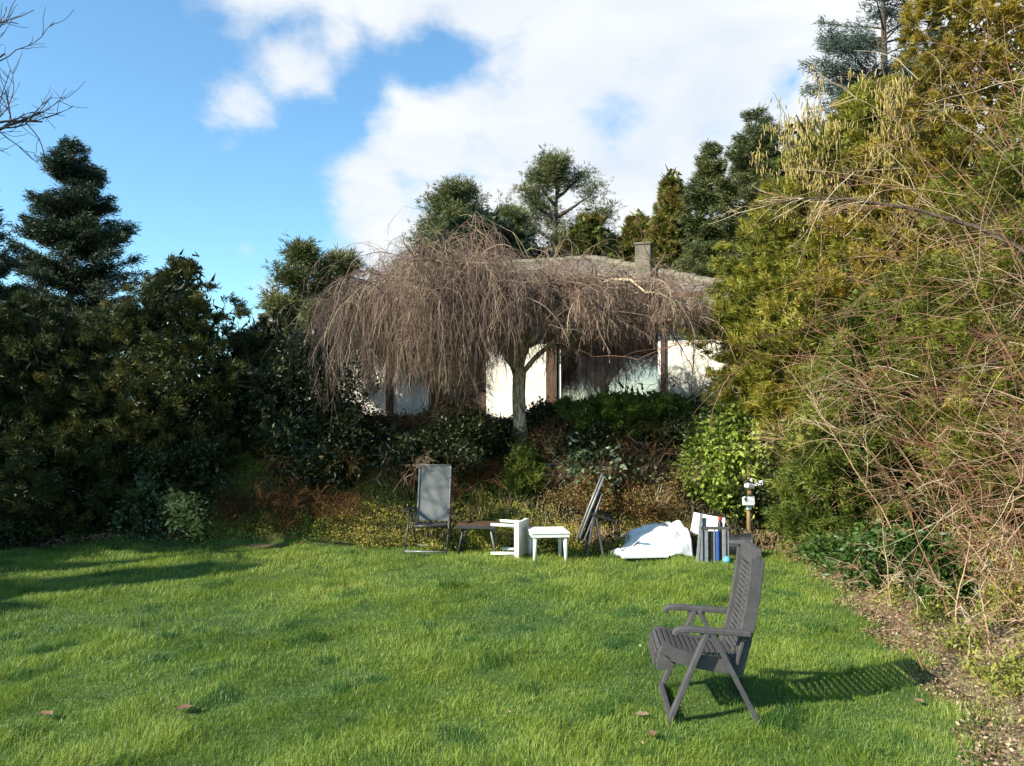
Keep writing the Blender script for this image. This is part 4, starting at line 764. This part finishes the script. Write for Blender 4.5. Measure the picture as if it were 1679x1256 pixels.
def ground_cover():
    rng = np.random.default_rng(131); n = 56000
    x = rng.uniform(-4.6, 3.2, n); y = rng.uniform(0, 1, n) ** 1.2 * 1.55 + lawn_edge_far(x) - .02 - .28 * (rng.random(n) < .12) * rng.random(n); p = np.stack([x, y, np.zeros(n)], 1)
    dens = wave(p, 8, 3.2) + .5 - .25 * (y - 12.6) + rng.normal(size=n) * .2; dens[(x > 2.3)] -= .9; dens[x < -1.8] += .45; k = dens > 0; x, y, p = x[k], y[k], p[k]; n = len(x)
    hgt = np.clip(.12 + .10 * wave(p, 9, 4.5) + .08 * rng.random(n), .03, .4); P = np.stack([x, y, H(x, y) + hgt * rng.uniform(.1, 1.1, n)], 1)
    D = unit(rng.normal(size=(n, 3)) * .8 + np.array([-.1, -.3, .7])); t = np.clip(.40 + .28 * wave(p, 10, 2.3) + .25 * (x > .6) + rng.normal(size=n) * .1, 0, 1)
    V, F, T = spray(P, D, 6, .035, .036, .015, .7, rng, True, t); o = mesh_obj('ground_cover', V, F, M['heather'], tint=T)
    tag(o, 'yellow-green and golden low plants along the lawn edge behind the chairs', 'ground cover', kind='stuff')
    n = 5200; x = rng.uniform(-4.3, 4.2, n); y = lawn_edge_far(x) + rng.uniform(0, 1, n) ** 1.6 * 1.3; p = np.stack([x, y, np.zeros(n)], 1)
    C = curves(np.stack([x, y, H(x, y) - .02], 1), np.stack([rng.normal(size=n) * .2, rng.normal(size=n) * .2, np.ones(n)], 1), np.clip(.16 + .09 * wave(p, 18, 3.0), .06, .4) * rng.uniform(.6, 1.7, n), 5, rng, (0, 0, -.1), .09)
    V, F, T = tubes(C, np.linspace(.0052, .003, 5)[None] * np.ones((n, 1)), rng, 3); o = mesh_obj('dry_stems', V, F, M['straw'], tint=T); tag(o, 'thin dry stalks standing among the low plants', 'stalks', kind='stuff')
    # dark ivy and leaf cover over the whole bank
    n = 16000; x = rng.uniform(-8.5, 6.0, n); y = rng.uniform(0, 3.4, n) + lawn_edge_far(x); P = np.stack([x, y, H(x, y) + rng.uniform(0, .16, n)], 1)
    V, F, T = spray(P, unit(rng.normal(size=(n, 3)) * .7 + np.array([0, -.3, .8])), 4, .05, .06, .035, .7, rng, True, np.clip(.35 + .2 * wave(P, 19, 2.5), 0, 1)); o = mesh_obj('bank_ivy', V, F, M['darkleaf'], tint=T)
    tag(o, 'dark ivy covering the bank', 'ground cover', kind='stuff')
    # rough green and dead plants under the bare stems at the right
    n = 42000; y = rng.uniform(4.0, 11.5, n); x = lawn_edge_right(y) + .30 - .15 * sstep((y - 7) / 2) + rng.random(n) ** .7 * 2.4; P = np.stack([x, y, H(x, y) + rng.random(n) ** 1.5 * .34 * np.clip((x - lawn_edge_right(y)), .1, 1.2)], 1)
    k = wave(P, 28, 4.0) > -.1 - .35 * (P[:, 0] - lawn_edge_right(P[:, 1]) - .5); P = P[k]; n = len(P)
    V, F, T = spray(P, unit(rng.normal(size=(n, 3)) * .7 + np.array([0, 0, .6])), 5, .04, .045, .018, .7, rng, True, np.clip(.35 + .3 * wave(P, 29, 3.5), 0, 1)); o = mesh_obj('undergrowth', V, F, M['heather'], tint=T)
    tag(o, 'mixed green and withered undergrowth below the bare shrubs at the right', 'undergrowth', kind='stuff')
    n = 16000; y = rng.uniform(3.6, 11.8, n); x = lawn_edge_right(y) - .15 + np.abs(rng.normal(size=n)) * .7
    scatter_leaves('leaf_litter', 'brown fallen leaves on the bare earth along the right border', np.stack([x, y], 1), .028, 33, M['litter'], .03)
    n = 2600; x = rng.uniform(2.2, 4.4, n); y = rng.uniform(11.5, 12.6, n)
    scatter_leaves('leaf_litter', 'brown fallen leaves under the bright leafy shrub', np.stack([x, y], 1), .055, 34, M['litter'], .03)
    n = 2600; x = -7.2 + rng.normal(size=n) * .75; y = 12.15 + rng.normal(size=n) * .12
    scatter_leaves('leaf_litter', 'long heap of brown leaves at the left edge of the lawn', np.stack([x, y], 1), .06, 35, M['litter'], .10)
    n = 160; x = rng.uniform(-5, 3, n); y = rng.uniform(4.3, 11, n)
    scatter_leaves('scattered_leaves', 'small pale bits of dead leaf among the grass', np.stack([x, y], 1), .022, 36, M['litter'], .02, lambda a, b: H(a, b) + .03)
ground_cover()
def dead_leaf(px, py, s, seed, lb):
    Y = CAM_H * FPX / (py - 680); p = at(px, py, Y); rng = np.random.default_rng(seed); a = rng.uniform(0, 6.28); n = 7; V = []; F = []
    for i in range(n):
        u = i / (n - 1); w = math.sin(math.pi * min(u * .93 + .05, 1)) * .35 * (1 + .25 * math.sin(i * 2.3))
        for v in (-1, 0, 1):
            lx, ly, lz = (u - .5), v * w, .16 * abs(v) * w * 2 + .25 * (u - .5) ** 2 + .03 * math.sin(i * 3 + v)
            V.append((lx * math.cos(a) - ly * math.sin(a), lx * math.sin(a) + ly * math.cos(a), lz))
    for i in range(n - 1):
        for j in (0, 1): F.append((3 * i + j, 3 * i + j + 1, 3 * i + j + 4, 3 * i + j + 3))
    V = np.array(V) * s; Z = float(H(p[0], Y)) + .045
    V += np.array([p[0], Y, Z]); o = mesh_obj('dead_leaf', V, np.array(F), M['litter'], tint=np.full(len(V), rng.uniform(.3, .7)), smooth=True)
    tag(o, lb, 'leaf', 'curled brown leaves lying on the lawn')
dead_leaf(1052, 1176, .10, 1, 'curled brown leaf in the grass left of the front leg of the near grey chair')
dead_leaf(1068, 1204, .09, 2, 'curled brown leaf in the grass just below the one by the near chair leg')
dead_leaf(302, 1164, .12, 3, 'largest curled brown leaf lying on the lawn at the lower left')
dead_leaf(76, 1174, .10, 4, 'curled brown leaf at the far left of the lawn, near the bottom')
dead_leaf(1506, 1152, .08, 5, 'pale dead leaf beside the tip of the near chair shadow')

# ------------------------------------------------------------------ garden furniture
def near_chair():
    cx, cy_ = 1.26, 5.43; root = thing('folding_chair', 'grey slatted plastic folding chair standing alone on the lawn, seen from the side', 'chair', (cx, cy_, float(H(cx, cy_))), math.radians(175)); G = M['greyplastic']
    # seat: side rails and cross slats following a bent profile
    prof = [(-.17, .375), (-.05, .385), (.07, .405), (.17, .43), (.25, .455), (.30, .455), (.335, .43), (.35, .38), (.352, .32)]
    for s in (-1, 1):
        m = MB(); m.strip([(x, z + .005) for x, z in prof[:-3]] + [(.322, .425), (.333, .38), (.335, .315)], s * .235 - .018, s * .235 + .018, .085); m.build('seat_rail', G, root, .005)
    P = np.array(prof); d = np.r_[0, np.cumsum(np.hypot(*np.diff(P, axis=0).T))]; m = MB(); n = 17
    for i in range(n):
        a = d[-1] * (i + .08) / n; b = d[-1] * (i + .80) / n; p = [(float(np.interp(t, d, P[:, 0])), float(np.interp(t, d, P[:, 1]))) for t in (a, b)]
        m.strip(p, -.216, .216, .014)
    m.build('seat', G, root, .002)
    m = MB(); m.box((.02, 0, .335), (.05, .43, .035)); m.box((-.15, 0, .33), (.06, .43, .04)); m.build('crossbar', G, root, .004)
    # backrest
    def bk(z): u = (z - .36) / .69; return -.17 - .125 * u - .02 * math.sin(u * 3)
    m = MB()
    for s in (-1, 1):
        zs = np.linspace(.30, 1.0, 9); m = MB()
        for i in range(8): m.beam((bk(zs[i]), s * .232, zs[i] - .004), (bk(zs[i + 1]), s * .232, zs[i + 1] + .004), .034, .082, (1, 0, .15))
        m.build('back_frame', G, root, .004)
        m = MB(); n = 17
    for i in range(n): z = .40 + i * .0325; m.box((bk(z) + .008, 0, z), (.012, .43, .024), Matrix.Rotation(-.17, 3, 'Y'))
    for y in (0,): m.beam((bk(.37) - .006, y, .37), (bk(.96) - .006, y, .96), .012, .016, (1, 0, 0))
    # solid top board, corners clipped
    V = []; 
    for x in (-.018, .018):
        for y, z in ((-.25, .955), (.25, .955), (.25, 1.035), (.215, 1.065), (-.215, 1.065), (-.25, 1.035)): V.append((bk(z) + x, y, z))
    m.add(V, [(5, 4, 3, 2, 1, 0), (6, 7, 8, 9, 10, 11)] + [(i, (i + 1) % 6, 6 + (i + 1) % 6, 6 + i) for i in range(6)])
    m.build('backrest', G, root, .003)
    for s in (-1, 1):
        m = MB(); m.strip([(-.235, .578), (-.12, .585), (.02, .592), (.14, .598), (.205, .595), (.235, .578), (.245, .548)], s * .295 - .028, s * .295 + .030, .034); m.build('armrest', G, root, .007)
        m = MB(); m.beam((.03, s * .292, .562), (.275, s * .292, -.01), .032, .060, (0, 1, 0)); m.build('leg', G, root, .005)
        m = MB(); m.beam((.0, s * .292, .562), (-.29, s * .292, -.01), .032, .058, (0, 1, 0)); m.build('leg', G, root, .005)
        m = MB(); m.box((.015, s * .292, .552), (.11, .036, .032)); m.beam((-.205, s * .262, .56), (-.15, s * .262, .36), .022, .036, (0, 1, 0)); m.build('bracket', G, root, .004)
        m = MB(); m.rod([(-.20, s * .235, .535), (-.20, s * .30, .535)], .018, 10); m.build('pivot', M['black'], root); m = MB(); m.rod([(.10, s * .245, .38), (.10, s * .315, .38)], .014, 10); m.build('pivot', M['black'], root)
    m = MB(); m.beam((.262, -.28, .05), (.262, .28, .05), .03, .045); m.build('stretcher', G, root, .004)
near_chair()

def recliner():
    px_x = -1.13; cy_ = 11.42; root = thing('reclining_chair', 'high-backed recliner with a plain grey fabric panel, empty, facing the lawn', 'chair', (px_x, cy_, float(H(px_x, cy_))), math.radians(-97))
    D = M['darkmetal']; f = MB()   # local +x faces the lawn
    f.strip([(-.18, .42), (-.24, .62), (-.29, .90), (-.33, 1.18)], -.215, .215, .006); f.build('backrest', M['greyfabric'], root)
    m = MB()
    for s in (-1, 1): m.rod([(-.16, s * .225, .36), (-.235, s * .225, .62), (-.285, s * .225, .90), (-.325, s * .225, 1.17)], .013)
    m.rod([(-.335, -.225, 1.185), (-.335, .225, 1.185)], .012); m.build('back_frame', M['greymetal'], root, smooth=True)
    m = MB(); m.strip([(-.16, .40), (.0, .385), (.18, .405), (.25, .41)], -.20, .20, .006); m.build('seat', M['darkmetal'], root)
    m = MB()
    for s in (-1, 1): m.rod([(-.18, s * .215, .385), (.0, s * .215, .37), (.26, s * .215, .40)], .013)
    m.rod([(.26, -.215, .40), (.26, .215, .40)], .013); m.build('seat_frame', D, root, smooth=True)
    for s in (-1, 1):
        m = MB(); m.strip([(-.26, .60), (-.1, .615), (.12, .625), (.2, .61), (.225, .585)], s * .30 - .028, s * .30 + .028, .026); m.build('armrest', M['black'], root, .006)
        m = MB(); m.rod([(-.02, s * .285, .60), (.10, s * .285, .38), (.30, s * .285, 0)], .011); m.build('leg', D, root, smooth=True)
        m = MB(); m.rod([(.02, s * .262, .60), (-.10, s * .262, .36), (-.30, s * .262, 0)], .012); m.build('leg', D, root, smooth=True)
        m = MB(); m.rod([(-.2, s * .25, .60), (-.17, s * .25, .45), (.0, s * .25, .38)], .010); m.build('bracket', D, root, smooth=True)
    m = MB(); m.rod([(.27, -.285, .06), (.27, .285, .06)], .012); m.build('stretcher', M['greymetal'], root, smooth=True); m = MB(); m.rod([(-.27, -.262, .06), (-.27, .262, .06)], .010); m.build('stretcher', M['greymetal'], root, smooth=True)
recliner()

def footstool():
    x, y = -.46, 11.35; root = thing('side_table', 'low dark folding table between the recliner and the white tables', 'table', (x, y, float(H(x, y))), math.radians(-4))
    m = MB()
    for i in range(6): m.box((0, -.2 + i * .08, .42 - .004 * (i % 2)), (.56, .070, .016))
    m.build('tabletop', M['darkwood'], root, .003)
    
    for sy in (-1, 1): m = MB(); m.box((0, sy * .245, .398), (.54, .02, .035)); m.build('rail', M['darkmetal'], root)
    for sx in (-1, 1):
        for sy in (-1, 1):
            m = MB(); m.rod([(sx * .18, sy * .20, .39), (sx * .26, sy * .20, 0)], .013); m.build('leg', M['greymetal'] if sx > 0 else M['darkmetal'], root, smooth=True)
footstool()

def white_table(root, w, d, h, leg=.030):
    m = MB(); m.box((0, 0, h - .012), (w, d, .024)); m.build('tabletop', M['whiteplastic'], root, .006)
    m = MB(); t = .018
    for s in (-1, 1): m.box((0, s * (d / 2 - t), h - .045), (w - .01, t, .046)); m.box((s * (w / 2 - t), 0, h - .045), (t, d - 3 * t - .002, .046))
    m.build('apron', M['whiteplastic'], root, .003)
    for sx in (-1, 1):
        for sy in (-1, 1):
            m = MB(); m.rod([(sx * (w / 2 - .055), sy * (d / 2 - .055), h - .03), (sx * (w / 2 - .045), sy * (d / 2 - .045), 0)], [leg, leg * .75], 10); m.build('leg', M['whiteplastic'], root, smooth=True)
def white_tables():
    p = (.47, 10.9); r = thing('side_table', 'small white plastic table standing upright on its four legs', 'table', (p[0], p[1], float(H(*p))), math.radians(6)); white_table(r, .50, .56, .40)
    # tipped one: table plane vertical, legs pointing left
    r = thing('side_table', 'white plastic table tipped on its side, legs pointing left', 'table', (-.22, 11.20, float(H(-.2, 11.2)) + .245))
    ang = math.atan2(.96, .29); ny = Vector((math.cos(ang), math.sin(ang), 0)); nz = Vector((math.sin(ang), -math.cos(ang), 0)); nx = ny.cross(nz)
    r.rotation_euler = Matrix((nx, ny, nz)).transposed().to_euler(); white_table(r, .47, .50, .40, .026)
white_tables()

def folded_chair():
    x, y = 1.08, 11.15; root = thing('folded_chair', 'dark grey garden chair folded up and leaning with its striped back in the air', 'chair', (x, y, float(H(x, y))), math.radians(-3))
    G = M['greyplastic']
    for dx, dy, nm, mt in ((0, -.22, 'back_frame', 'greymetal'), (.0, .22, 'back_frame', 'greymetal')):
        m = MB(); m.rod([(-.20 + dx, dy, .20), (-.04 + dx, dy, .62), (.15 + dx, dy, 1.08)], .014); m.build(nm, M[mt], root, smooth=True)
    m = MB(); m.strip([(-.19, .22), (-.03, .62), (.13, 1.04)], -.205, .205, .008); m.build('backrest', M['black'], root)
    for dy in (-.2, .2):
        m = MB(); m.rod([(-.14, dy, .18), (.04, dy, .62), (.12, dy, .84)], .012); m.build('seat_frame', M['greymetal'], root, smooth=True)
    m = MB(); m.strip([(-.12, .20), (.05, .62), (.12, .82)], -.185, .185, .008); m.build('seat', M['darkmetal'], root)
    for s in (-1, 1):
        m = MB(); m.beam((.02, s * .26, .60), (-.09, s * .26, -.01), .028, .044, (0, 1, 0)); m.build('leg', G, root, .005)
        m = MB(); m.beam((.03, s * .26, .62), (.14, s * .26, -.01), .028, .044, (0, 1, 0)); m.build('leg', G, root, .005)
        m = MB(); m.beam((-.02, s * .30, .60), (.30, s * .30, .50), .05, .025); m.build('armrest', M['black'], root, .006)
    m = MB(); m.rod([(-.03, -.26, .3), (-.03, .26, .3)], .011); m.build('stretcher', M['darkmetal'], root); m = MB(); m.rod([(.085, -.26, .3), (.085, .26, .3)], .011); m.build('stretcher', M['darkmetal'], root)
folded_chair()

def pile():
    rng = np.random.default_rng(5); x0, y0 = 1.85, 11.25
    # curved white sheet humped over something
    nu, nv = 46, 30; V = []; F = []
    for j in range(nv):
        v = j / (nv - 1)
        for i in range(nu):
            u = i / (nu - 1)
            x = 1.42 + .98 * u + .03 * math.sin(v * 5) + .12 * v * (1 - u) * 1.0 - .05 * v
            y = 10.95 + .80 * v + .04 * math.sin(u * 7)
            z = .03 + (.33 * (1 - math.exp(-3.3 * u)) + .03) * math.sin(min(v * 1.25, 1) * math.pi / 2) ** .85
            z += .014 * math.sin(u * 17 + v * 6) + .012 * math.sin(v * 23 - u * 9) + .030 * abs(math.sin(u * 9 - v * 7 + 1)) + .008 * abs(math.sin(u * 31 + v * 13)) - .25 * max(0, v - .82)
            V.append((x, y, z + float(H(x, y)) * .3))
        if j:
            for i in range(nu - 1): a = (j - 1) * nu + i; F.append((a, a + 1, a + nu + 1, a + nu))
    m = MB(); m.add(V, F); o = m.build('plastic_sheet', M['tarp'], None, smooth=True, solid=.012); tag(o, 'large curved white plastic sheet humped on the grass edge', 'sheet')
    m = MB(); m.box((0, 0, 0), (.44, .42, .03)); o = m.build('white_board', M['tarp'], None, .004); o.location = (2.72, 11.5, .36); o.rotation_euler = (math.radians(34), math.radians(10), math.radians(-14)); tag(o, 'square white board leaning behind the folded plastic chair', 'board')
    m = MB(); m.box((0, 0, 0), (.62, .26, .03)); o = m.build('white_board', M['tarp'], None, .006); o.location = (1.72, 10.88, .07); o.rotation_euler = (math.radians(7), 0, math.radians(7)); tag(o, 'narrow white strip lying in the grass before the curved sheet', 'board')
    # white stone
    import bmesh
    def blob(name, mat, loc, s, lb, cat, seed=1, amp=.12):
        bm = bmesh.new(); bmesh.ops.create_icosphere(bm, subdivisions=3, radius=1); r = np.random.default_rng(seed); k = r.normal(size=(3, 3)) * 2
        for v in bm.verts: v.co *= 1 + amp * math.sin(v.co.dot(Vector(k[0]))) * math.cos(v.co.dot(Vector(k[1]))); v.co = Vector((v.co.x * s[0], v.co.y * s[1], v.co.z * s[2]))
        me = bpy.data.meshes.new(name); bm.to_mesh(me); bm.free(); me.materials.append(mat); me.polygons.foreach_set('use_smooth', [True] * len(me.polygons))
        o = bpy.data.objects.new(name, me); COL.objects.link(o); o.location = loc; return tag(o, lb, cat)
    blob('stone', M['stone'], (1.40, 11.0, .07), (.09, .07, .06), 'rounded white stone in the grass left of the curved sheet', 'stone')
    # collapsed grey chair with blue strap
    r = thing('folded_chair', 'grey plastic chair folded flat and standing on end, blue cushion between its slats', 'chair', (2.56, 10.55, float(H(2.56, 10.55))), math.radians(-6)); G = M['greyplastic2']
    m = MB()
    for i, (xx, w) in enumerate(((-.155, .05), (-.085, .05), (.135, .045), (.185, .03))): m.box((xx, .02 * (i % 2), .20), (w, .03, .44))
    m.build('slat', G, r, .005)
    m = MB(); m.box((.03, .02, .435), (.36, .05, .035)); m.build('crossbar', M['greyplastic'], r, .005)
    m = MB(); m.beam((-.20, -.01, .0), (-.145, .0, .62), .036, .03, (0, 1, 0)); m.beam((-.13, .03, .0), (-.10, .04, .56), .05, .03, (0, 1, 0)); m.build('back_rail', G, r, .005)
    m = MB(); m.box((.03, .05, .20), (.20, .03, .38)); m.build('dark_gap', M['black'], r)  # black box stands in for the shaded gap between the slats
    m = MB(); m.box((.055, .01, .21), (.045, .04, .38)); m.build('cushion', M['blue'], r, .012)
    m = MB(); m.rod([(.015, 0, .0), (.015, 0, .42)], .010); m.build('leg', M['greymetal'], r)
    r = thing('plastic_tub', 'black plastic tub lying on its side behind the near chair', 'tub', (3.02, 11.05, .16), math.radians(-15))
    m = MB(); n = 20
    m.rod([(-.16, 0, 0), (.16, 0, 0)], [.13, .17], n); m.build('body', M['black'], r, .006)
    m = MB(); m.rod([(.162, 0, 0), (.185, 0, 0)], [.185, .185], n); m.build('rim', M['darkmetal'], r, .004)
    r = thing('bottle', 'small red-capped bottle standing behind the folded plastic chair', 'bottle', (2.84, 11.3, .30)); m = MB(); m.rod([(0, 0, -.3), (0, 0, .12), (0, 0, .16)], [.035, .035, .018], 12); m.build('body', M['black'], r, smooth=True); m = MB(); m.rod([(0, 0, .162), (0, 0, .21)], [.028, .026], 12); m.build('cap', M['red'], r)
    blob('ball', M['lightblue'], (2.72, 10.5, .06), (.05, .05, .05), 'light blue ball in the grass by the blue cushion', 'ball', amp=0)
M['greyplastic2'] = surf_mat('weathered_pale_grey_plastic', (0.17, 0.17, 0.175), (0.26, 0.26, 0.265), 14, 0.55)
pile()

def lamp_post():
    x, y = 3.44, 12.0; z = float(H(x, y)); root = thing('lamp_post', 'short wooden post carrying two white spotlights and a floodlight', 'lamp post', (x, y, z))
    m = MB(); m.rod([(.0, 0, -.1), (-.005, 0, .4), (.01, 0, .8), (.0, 0, 1.12)], [.036, .034, .032, .030], 9); m.build('post', M['wood'], root, smooth=True)
    m = MB(); m.box((.0, -.05, .88), (.09, .05, .07)); hd = m.build('sensor', M['black'], root, .01)
    m = MB(); m.rod([(.015, -.085, .905), (.015, -.12, .895)], [.028, .024], 12); m.build('sensor_lens', M['whitepaint'], hd, smooth=True)
    for dx, dz, rz, rr in ((-.02, .82, 25, 12), (.12, .86, -30, -8)):
        m = MB(); R = Matrix.Rotation(math.radians(rz), 3, 'Z') @ Matrix.Rotation(math.radians(rr), 3, 'Y'); m.box((dx, -.10, dz), (.13, .09, .07), R); sp = m.build('spotlight', M['whitepaint'], root, .014)
        m = MB(); m.beam((0, -.03, dz + .01), (dx, -.08, dz), .02, .02); m.build('arm', M['black'], sp)
    m = MB(); m.box((-.035, -.09, .60), (.16, .09, .12), Matrix.Rotation(-.25, 3, 'X')); fl = m.build('floodlight', M['whitepaint'], root, .010)
    m = MB(); m.box((-.035, -.139, .588), (.125, .004, .085), Matrix.Rotation(-.25, 3, 'X')); m.build('glass', M['zinc'], fl)
    m = MB(); m.box((-.02, -.055, .50), (.07, .05, .05)); m.build('junction_box', M['whitepaint'], fl, .006)
    m = MB(); m.rod([(.02, -.04, .62), (.045, -.04, .69), (.07, -.04, .68), (.07, -.04, .62)], .004, 6); m.rod([(.03, -.03, .88), (.035, -.036, .6), (.03, -.035, .2)], .006, 6); m.build('cable', M['black'], root)
lamp_post()
def garden_light():
    p = at(88, 862, 12.05); x = float(p[0]); root = thing('garden_light', 'small white garden light at the foot of the dark hedge', 'lamp', (x, 12.05, float(H(x, 12.05))))
    m = MB(); m.rod([(0, 0, 0), (0, 0, .38)], .012); m.build('stake', M['darkmetal'], root)
    m = MB(); m.rod([(0, 0, .38), (0, 0, .44), (0, 0, .455)], [.035, .06, .03], 14); m.build('lamp_head', M['whitepaint'], root, smooth=True)
garden_light()
